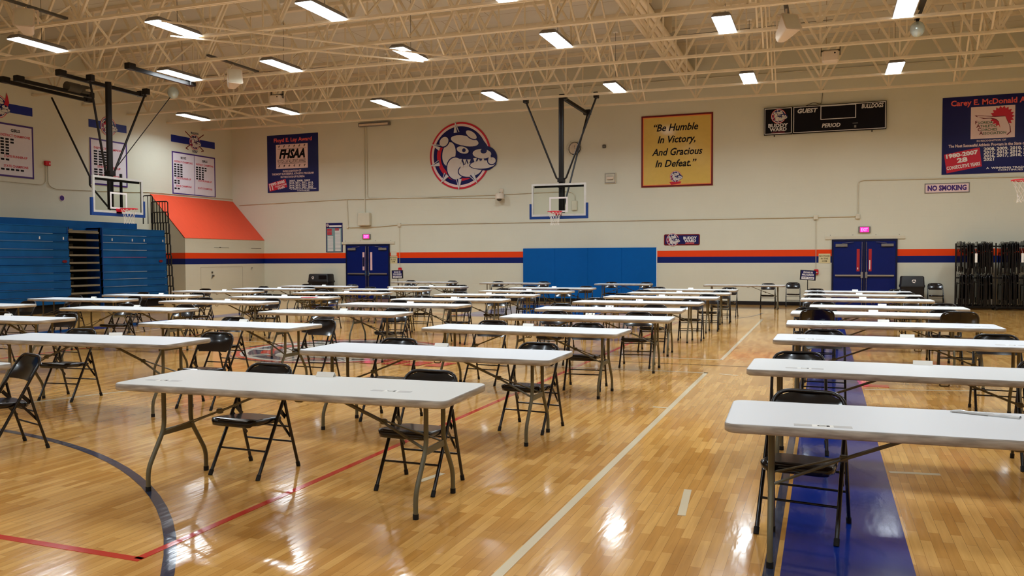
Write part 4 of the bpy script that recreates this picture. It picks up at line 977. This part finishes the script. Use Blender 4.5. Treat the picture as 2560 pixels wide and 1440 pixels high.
b = MB(); b.prism([(XFB-.74, g0+.002), (XFB-.74, g1-.03), (XFB-.10, g1-.1), (XFB-.10, g0+.002)], zb[9]+.10, zb[9]+.13); b.build('aisle_top_deck', M_TAN, t)
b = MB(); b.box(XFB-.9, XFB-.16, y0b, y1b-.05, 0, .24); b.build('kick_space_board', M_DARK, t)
b = MB(); b.box(XFB-.9, XFB-.12, y1b-.03, y1b, .05, zb[10]-.02); b.build('end_panel', M_BLK, t)
def guard(x0, x1, z0, z1, n, y):
    b = MB(); b.tube(fillet([(x0, y, z0), (x0, y, z1), (x1, y, z1), (x1, y, z0)], .08, 4), .018, 6)
    for k in range(1, n): xx = x0+(x1-x0)*k/n; b.tube([(xx, y, z0), (xx, y, z1)], .014, 6)
    b.build('end_guard_rail', M_BLK, t)
guard(-22.48, -22.05, 2.85, 3.84, 2, y1b+.02)
for k in range(9): guard(-22.14+.01*k, -21.40+.012*k, 3.62-.37*k-.75 if k < 7 else .15, 3.62-.37*k, 6, y1b+.05+.014*k)

# ------------------------------------------------------------------ storage enclosure in the corner: sloped orange roof
t = thing('storage_enclosure', 'cream storage enclosure with sloping orange roof in the left corner', 'enclosure', (0, 0, 0))
XE, YE = -22.07, 24.2
b = MB(); b.box(XE-.05, XE, YE, YB-.003, 0, 2.39); b.build('front_panel', M_WALLY, t)
b = MB(); pr = [(XL+.003, 0), (XE-.052, 0), (XE-.052, 2.39), (XL+.003, 4.0)]; b.prism(pr, -YE-.05, -YE, 0, lambda u, v, d: (u, -d, v)); b.build('end_panel', M_WALLX, t)
th = atan2(4.03-2.39, XE-XL)
b = MB(); prof = [(XL+.003, 4.03), (XE+.02, 2.385), (XE+.02, 2.40), (XL+.003, 4.06)]; b.prism(prof, -YB+.003, -YE+.02, 0, lambda u, v, d: (u, -d, v)); b.build('roof_slope', M_ORROOF, t)
b = MB()
for ya, yb_, z in ((25.75, 26.6, 2.05), (27.95, 28.6, 2.045)): b.box(XE, XE+.006, ya, yb_, z-.006, z+.006)
b.box(XE, XE+.02, 26.05, 26.12, 2.055, 2.08); b.build('hatch_seam', M_DGREY, t)
b = MB(); b.box(XE, XE+.03, 25.58, 25.64, 1.06, 1.13); b.bar((XE+.03, 25.62, .98), (XE+.03, 25.56, .86), .02, .02); b.bbox(XE, XE+.05, 25.60, 25.70, .93, 1.0, .01); b.build('hasp', M_DGREY, t)
b = MB(); b.tube([(XE+.001, 27.93, 1.20), (XE+.04, 27.93, 1.20), (XE+.04, 27.96, 1.26), (XE+.001, 27.96, 1.26)], .008, 6); b.build('hook', M_DGREY, t)
b = MB(); b.frame(25.0, 27.4, .05, 1.30, .006, 0, .003, 0, lambda u, v, d: (XE+d, u, v)); b.build('door_seam', M_TAN, t)

# ------------------------------------------------------------------ basketball goals hung from the trusses
def goal(name, lab, loc, rz, style):
    # local frame: board in the xz plane at y=0, rim towards -y
    t = thing(name, lab, 'basketball hoop', loc, rz, 'ceiling-hung basketball goals')
    W, z0, z1 = 1.80, 2.93, 3.96
    b = MB(); b.box(-W/2+.03, W/2-.03, -.007, .007, z0+.04, z1-.03); b.build('backboard_glass', M_GLASS, t)
    b = MB(); F = lambda u, v, d: (u, -d, v); b.frame(-W/2, W/2, z0, z1, .06, -.03, .022, 0, F); b.build('board_frame', M_ALU2, t)
    b = MB(); b.frame(-.305, .305, z0+.12, z0+.60, .05, .0075, .009, 0, F); b.build('shooter_square', M_WPRINT, t)
    b = MB(); b.prism([(-W/2-.07, z0-.09), (W/2+.07, z0-.09), (W/2+.07, z0+.40), (W/2+.003, z0+.40), (W/2+.003, z0-.005), (-W/2-.003, z0-.005), (-W/2-.003, z0+.40), (-W/2-.07, z0+.40)], -.035, .03, 0, F); b.build('edge_padding', M_BACKP, t)
    rim = MB(); rim.tube([(.23*cos(2*pi*k/36), -.39+.23*sin(2*pi*k/36), 3.05) for k in range(36)], .0125, 8, closed=True)
    rim.bbox(-.085, .085, -.17, -.008, 2.965, 3.045, .01); rim.prism([(-.10, 2.90), (.10, 2.90), (.10, 3.06), (-.10, 3.06)], .008, .022, 0, F)
    for s_ in (-1, 1): rim.bar((s_*.08, -.02, 2.97), (s_*.19, -.28, 3.04), .015, .015)
    r_ = rim.build('rim', M_RIM, t)
    b = MB(); n = 12
    def np_(k, j):
        rr = .222-.095*math.sin(min(1, j/4)*pi/2)+(.012 if j == 5 else 0); a = 2*pi*(k+.5*(j % 2))/n; return (rr*cos(a), -.39+rr*sin(a), 3.045-.085*j)
    for j in range(5):
        for k in range(n):
            for dk in ((0, -1) if j % 2 == 0 else (0, 1)): b.tube([np_(k, j), np_(k+dk, j+1)], .004, 4)
    b.build('net', M_NET, r_)
    ym = .30
    ztop = 6.72
    b = MB(); b.tube([(0, ym, z0+.12), (0, ym, ztop)], .085, 16); b.build('mast', M_BLK, t)
    b = MB(); b.bbox(-.10, .10, ym-.12, ym+.12, 4.02, 4.16, .01)
    b.bar((-.82, .05, z1-.09), (.82, .05, z1-.09), .05, .06); b.bar((0, ym, z1-.09), (0, .03, z1-.09), .12, .06); b.bar((0, ym, z0+.16), (0, .0, z0+.12), .12, .08)
    b.bar((.16, .06, z0+.1), (.16, .06, z1+.12), .06, .05); b.build('board_mount', M_BLK, t)
    zj = 4.12
    for s_, xt in style['arms']:
        b = MB(); b.tube([(s_*.09, ym, zj), (s_*.16, ym, zj+.04), (xt, ym+.02, ztop-.06)], .032, 8); b.build('side_brace', M_BLK, t)
        b = MB(); b.bbox(xt-.07, xt+.07, ym-.10, ym+.10, ztop-.10, ztop+.08, .01); b.build('clamp', M_BLK, t)
    for p, q in style['struts']:
        b = MB(); b.tube([p, q], .028, 8); b.build('back_brace', M_BLK, t)
    for p, q in style['rails']:
        b = MB(); b.bar(p, q, .09, .10); 
        for e in (p, q): b.bbox(e[0]-.12, e[0]+.12, e[1]-.09, e[1]+.09, e[2]-.05, e[2]+.12, .012)
        b.build('hanging_rail', M_BLK, t)
    if style.get('motor'):
        mx, my, mz = style['motor']
        b = MB(); b.tube([(mx-.35, my, mz), (mx+.1, my, mz)], .15, 14); b.bbox(mx+.1, mx+.4, my-.14, my+.14, mz-.12, mz+.12, .02); b.build('winch_motor', M_DGREY, t)
    if style.get('strap'):
        p, q = style['strap']
        b = MB(); b.tube([p, q], .014, 6); b.build('safety_strap', M_BLK, t)
        b = MB(); R = []
        for k in range(9): a = -pi/2+pi*k/8; R.append([(p[0]+.16*cos(a)*cos(2*pi*j/14), p[1]+.16*cos(a)*sin(2*pi*j/14), p[2]+.03+.18*sin(a)) for j in range(14)])
        b.rings(R, 0, True, caps=False); b.build('strap_reel', M_BULB, t)
    return t
M_ALU2 = mat('pale_aluminium_frame', (212, 210, 205), .35, metal=.35)
goal('basketball_goal', 'glass basketball backboard hung before the back wall, above the blue pad', (-7.90, 25.05, 0), 0, dict(arms=((-1, -1.2), (1, 1.15)), struts=[((.04, .32, 3.1), (.42, 1.9, 6.42))], rails=[((.06, .32, 6.70), (.40, 1.95, 6.46))]))
# left goal faces +x : rotate the local -y to +x
goal('basketball_goal', 'glass basketball backboard at left above the bleachers, side on', (-19.10, 18.32, 0), pi/2, dict(
    arms=((-1, -.62), (1, 1.42)), struts=[((.0, .32, 3.05), (.42, 1.55, 3.84)), ((.42, 1.55, 3.84), (.42, 1.55, 4.10)), ((.42, 1.55, 4.10), (.45, 3.05, 6.55))],
    rails=[((-1.3, .62, 6.70), (1.75, .80, 6.70)), ((-1.2, 2.35, 6.70), (1.25, 2.40, 6.70)), ((-1.25, 2.85, 6.70), (1.8, 3.05, 6.70)), ((-1.2, -1.75, 6.70), (1.05, -1.75, 6.70))],
    motor=(.75, 2.38, 6.84), strap=((1.2, -.95, 6.52), (.12, .25, 4.2))))
goal('basketball_goal', 'basketball goal at the right edge, only rim, net and board edge showing', (3.98, 18.3, 0), -pi/2, dict(arms=((-1, -1.2), (1, 1.2)), struts=[((0, .32, 3.1), (0, 2.4, 6.6))], rails=[((-1.3, .32, 6.70), (1.7, .32, 6.70)), ((-1.3, 2.4, 6.70), (1.7, 2.4, 6.70))]))

# ------------------------------------------------------------------ loudspeakers and boxes under the trusses
def speaker(lab, x, y, z, rz, tilt):
    t = thing('loudspeaker', lab, 'loudspeaker', (x, y, z), rz, 'white loudspeakers under the trusses')
    X = Matrix.Rotation(tilt, 4, 'X')
    b = MB(); R = []
    for sx, sy, yy in ((.16, .16, .30), (.22, .24, .22), (.36, .40, -.20), (.40, .44, -.24)): R.append([X @ Vector((px, yy, pz)) for px, pz in rrect(sx, sy, .05, 4)])
    b.rings(R, 0, True); b.build('horn', M_SPK, t)
    b = MB(); b.prism(rrect(.34, .38, .04, 4), .2402, .246, 0, lambda u, v, d: X @ Vector((u, -d, v))); b.build('grille', M_CREAM, t)
    b = MB(); b.bar((-.22, .0, 0), (-.22, .0, .28), .03, .01); b.bar((.22, .0, 0), (.22, .0, .28), .03, .01); b.bar((-.23, 0, .29), (.23, 0, .29), .04, .02); b.bar((0, 0, .29), (0, 0, zs_-z+.02), .03, .03); b.build('yoke', M_SPK, t)
    ya = max(j for j in JY if j < y); Ri = Matrix.Rotation(-rz, 3, 'Z')
    b = MB(); b.bar(Ri @ Vector((0, ya-y-.05, zs_-z+.02)), Ri @ Vector((0, ya+1.97-y, zs_-z+.02)), .09, .045); b.build('strut_rail', M_DGREY, t)
zs_ = 6.86
speaker('white loudspeaker hanging at the upper left corner of the view', -15.6, 12.65, 6.5, .7, -.35)
speaker('white loudspeaker hanging left of the middle of the hall, near a lamp', -15.0, 18.35, 6.42, .9, -.35)
speaker('white loudspeaker hanging right of centre, beside a lamp', -.80, 18.6, 6.42, .6, -.5)
for x, y, lab in ((-16.0, 21.62, 'white projector-like box on a truss above the left award poster'), (.10, 22.1, 'white box on a truss above the scoreboard')):
    t = thing('ceiling_box', lab, 'ceiling box', (x, y, 6.42), 0); b = MB(); b.bbox(-.19, .19, -.15, .15, 0, .27, .03); b.build('case', M_SPK, t)
    b = MB(); b.box(-.23, .23, -.02, .02, .27, .31); b.box(-.23, -.21, -.02, .02, .17, .40); b.box(.21, .23, -.02, .02, .17, .40); b.build('clamp_bracket', M_DGREY, t)
    b = MB(); b.prism(circ(.02, 14, .10, .20), 0, .004, 0, lambda u, v, d: (u, -.1501-d, v)); b.build('eye', M_BLKP, t)
t = thing('strap_reel', 'shiny silver strap reel hanging beside the top right lamp', 'reel', (1.84, 19.95, 6.48)); b = MB(); R = []
for k in range(9): a_ = -pi/2+pi*k/8; R.append([(.15*cos(a_)*cos(2*pi*j/14), .15*cos(a_)*sin(2*pi*j/14), .03+.17*sin(a_)) for j in range(14)])
b.rings(R, 0, True, caps=False); b.build('reel_case', M_BULB, t)
b = MB(); b.bar((0, -1.9, .34), (0, .15, .30), .10, .09); b.box(-.03, .03, -.03, .03, .19, .30); b.build('rail', M_BLK, t)
t = thing('steel_cable', 'thin dark cable strung along under the deck across the hall', 'cable', (0, 22.6, 7.55)); b = MB(); b.tube([(-20, 0, .25), (-10, 0, .0), (.2, 0, .05)], .008, 5); b.build('cable', M_DGREY, t)

# ------------------------------------------------------------------ chair rack with folded chairs hung edge-on
def folded_mesh():
    a = MB()
    path = fillet([(0, -.215, -.94), (0, -.21, -.05), (0, -.16, 0), (0, .16, 0), (0, .21, -.05), (0, .215, -.94)], .07, 4)
    a.tube(path, .0115, 6)
    for s in (-1, 1): a.tube([(.026, s*.195, -.90), (.02, s*.195, -.20)], .0105, 6)
    a.tube([(.026, -.195, -.62), (.026, .195, -.62)], .007, 5)
    a._bb(-.012, .012, -.19, .19, -.26, -.02, .004, 1); a._bb(.004, .034, -.19, .19, -.74, -.29, .006, 1)
    return a
fm = folded_mesh(); fc0 = None
rk = thing('chair_rack', 'dark steel two-tier chair rack at the right end of the back wall', 'rack', (0, 0, 0))
for z in (1.93, .99): b = MB(); b.bar((3.72, 28.05, z-.03), (6.6, 28.05, z-.03), .035, .045); b.build('hanging_rail', M_BLK, rk)
for x in (3.72, 4.78, 6.6):
    b = MB(); b.bar((x, 28.05, .10), (x, 28.05, 2.0), .04, .04); b.build('upright', M_BLK, rk); b = MB(); b.bar((x, 27.78, .085), (x, 28.42, .085), .05, .05); b.build('foot_bar', M_BLK, rk)
    for yy in (27.84, 28.36): b = MB(); b.tube([(x-.02, yy, .045), (x+.02, yy, .045)], .0445, 12); b.build('caster', M_RUB, rk)
b = MB(); b.bar((3.72, 28.05, .085), (6.6, 28.05, .085), .05, .05); b.build('base_bar', M_BLK, rk)
rr_ = random.Random(5)
for tier, z in (('upper', 2.0), ('lower', 1.05)):
    for bank, x0, n in (('left', 3.80, 9), ('middle', 4.27, 9), ('right', 4.90, 10), ('far right', 5.48, 10)):
        for k in range(n):
            lab = 'folded black chair hanging edge-on in the %s %s bank of the rack' % (tier, bank)
            if fc0 is None: o = fc0 = fm.build('folded_chair', [M_CHAIR, M_CHAIRP])
            else: o = fc0.copy(); COL.objects.link(o)
            tag(o, lab, 'chair', 'folded chairs, %s %s bank' % (tier, bank))
            o.location = (x0+.047*k+rr_.uniform(-.006, .006), 28.05+rr_.uniform(-.03, .03), z+rr_.uniform(-.03, .06)); o.rotation_euler = (rr_.uniform(-.03, .03), rr_.uniform(-.03, .03), rr_.uniform(-.03, .16))
for x, z, lab in ((4.225, 1.42, 'white paper tag hanging between left and middle upper chair banks'), (5.42, 1.42, 'white paper tag hanging between the right upper chair banks')):
    t = thing('paper_tag', lab, 'tag', (x, 27.80, z)); b = MB(); b.box(-.032, .032, -.002, .002, 0, .27); b.build('sheet', M_WHITE, t)
    b = MB(); b.tube([(0, 0, .27), (0, .24, .48)], .002, 4); b.build('string', M_WHITE, t)
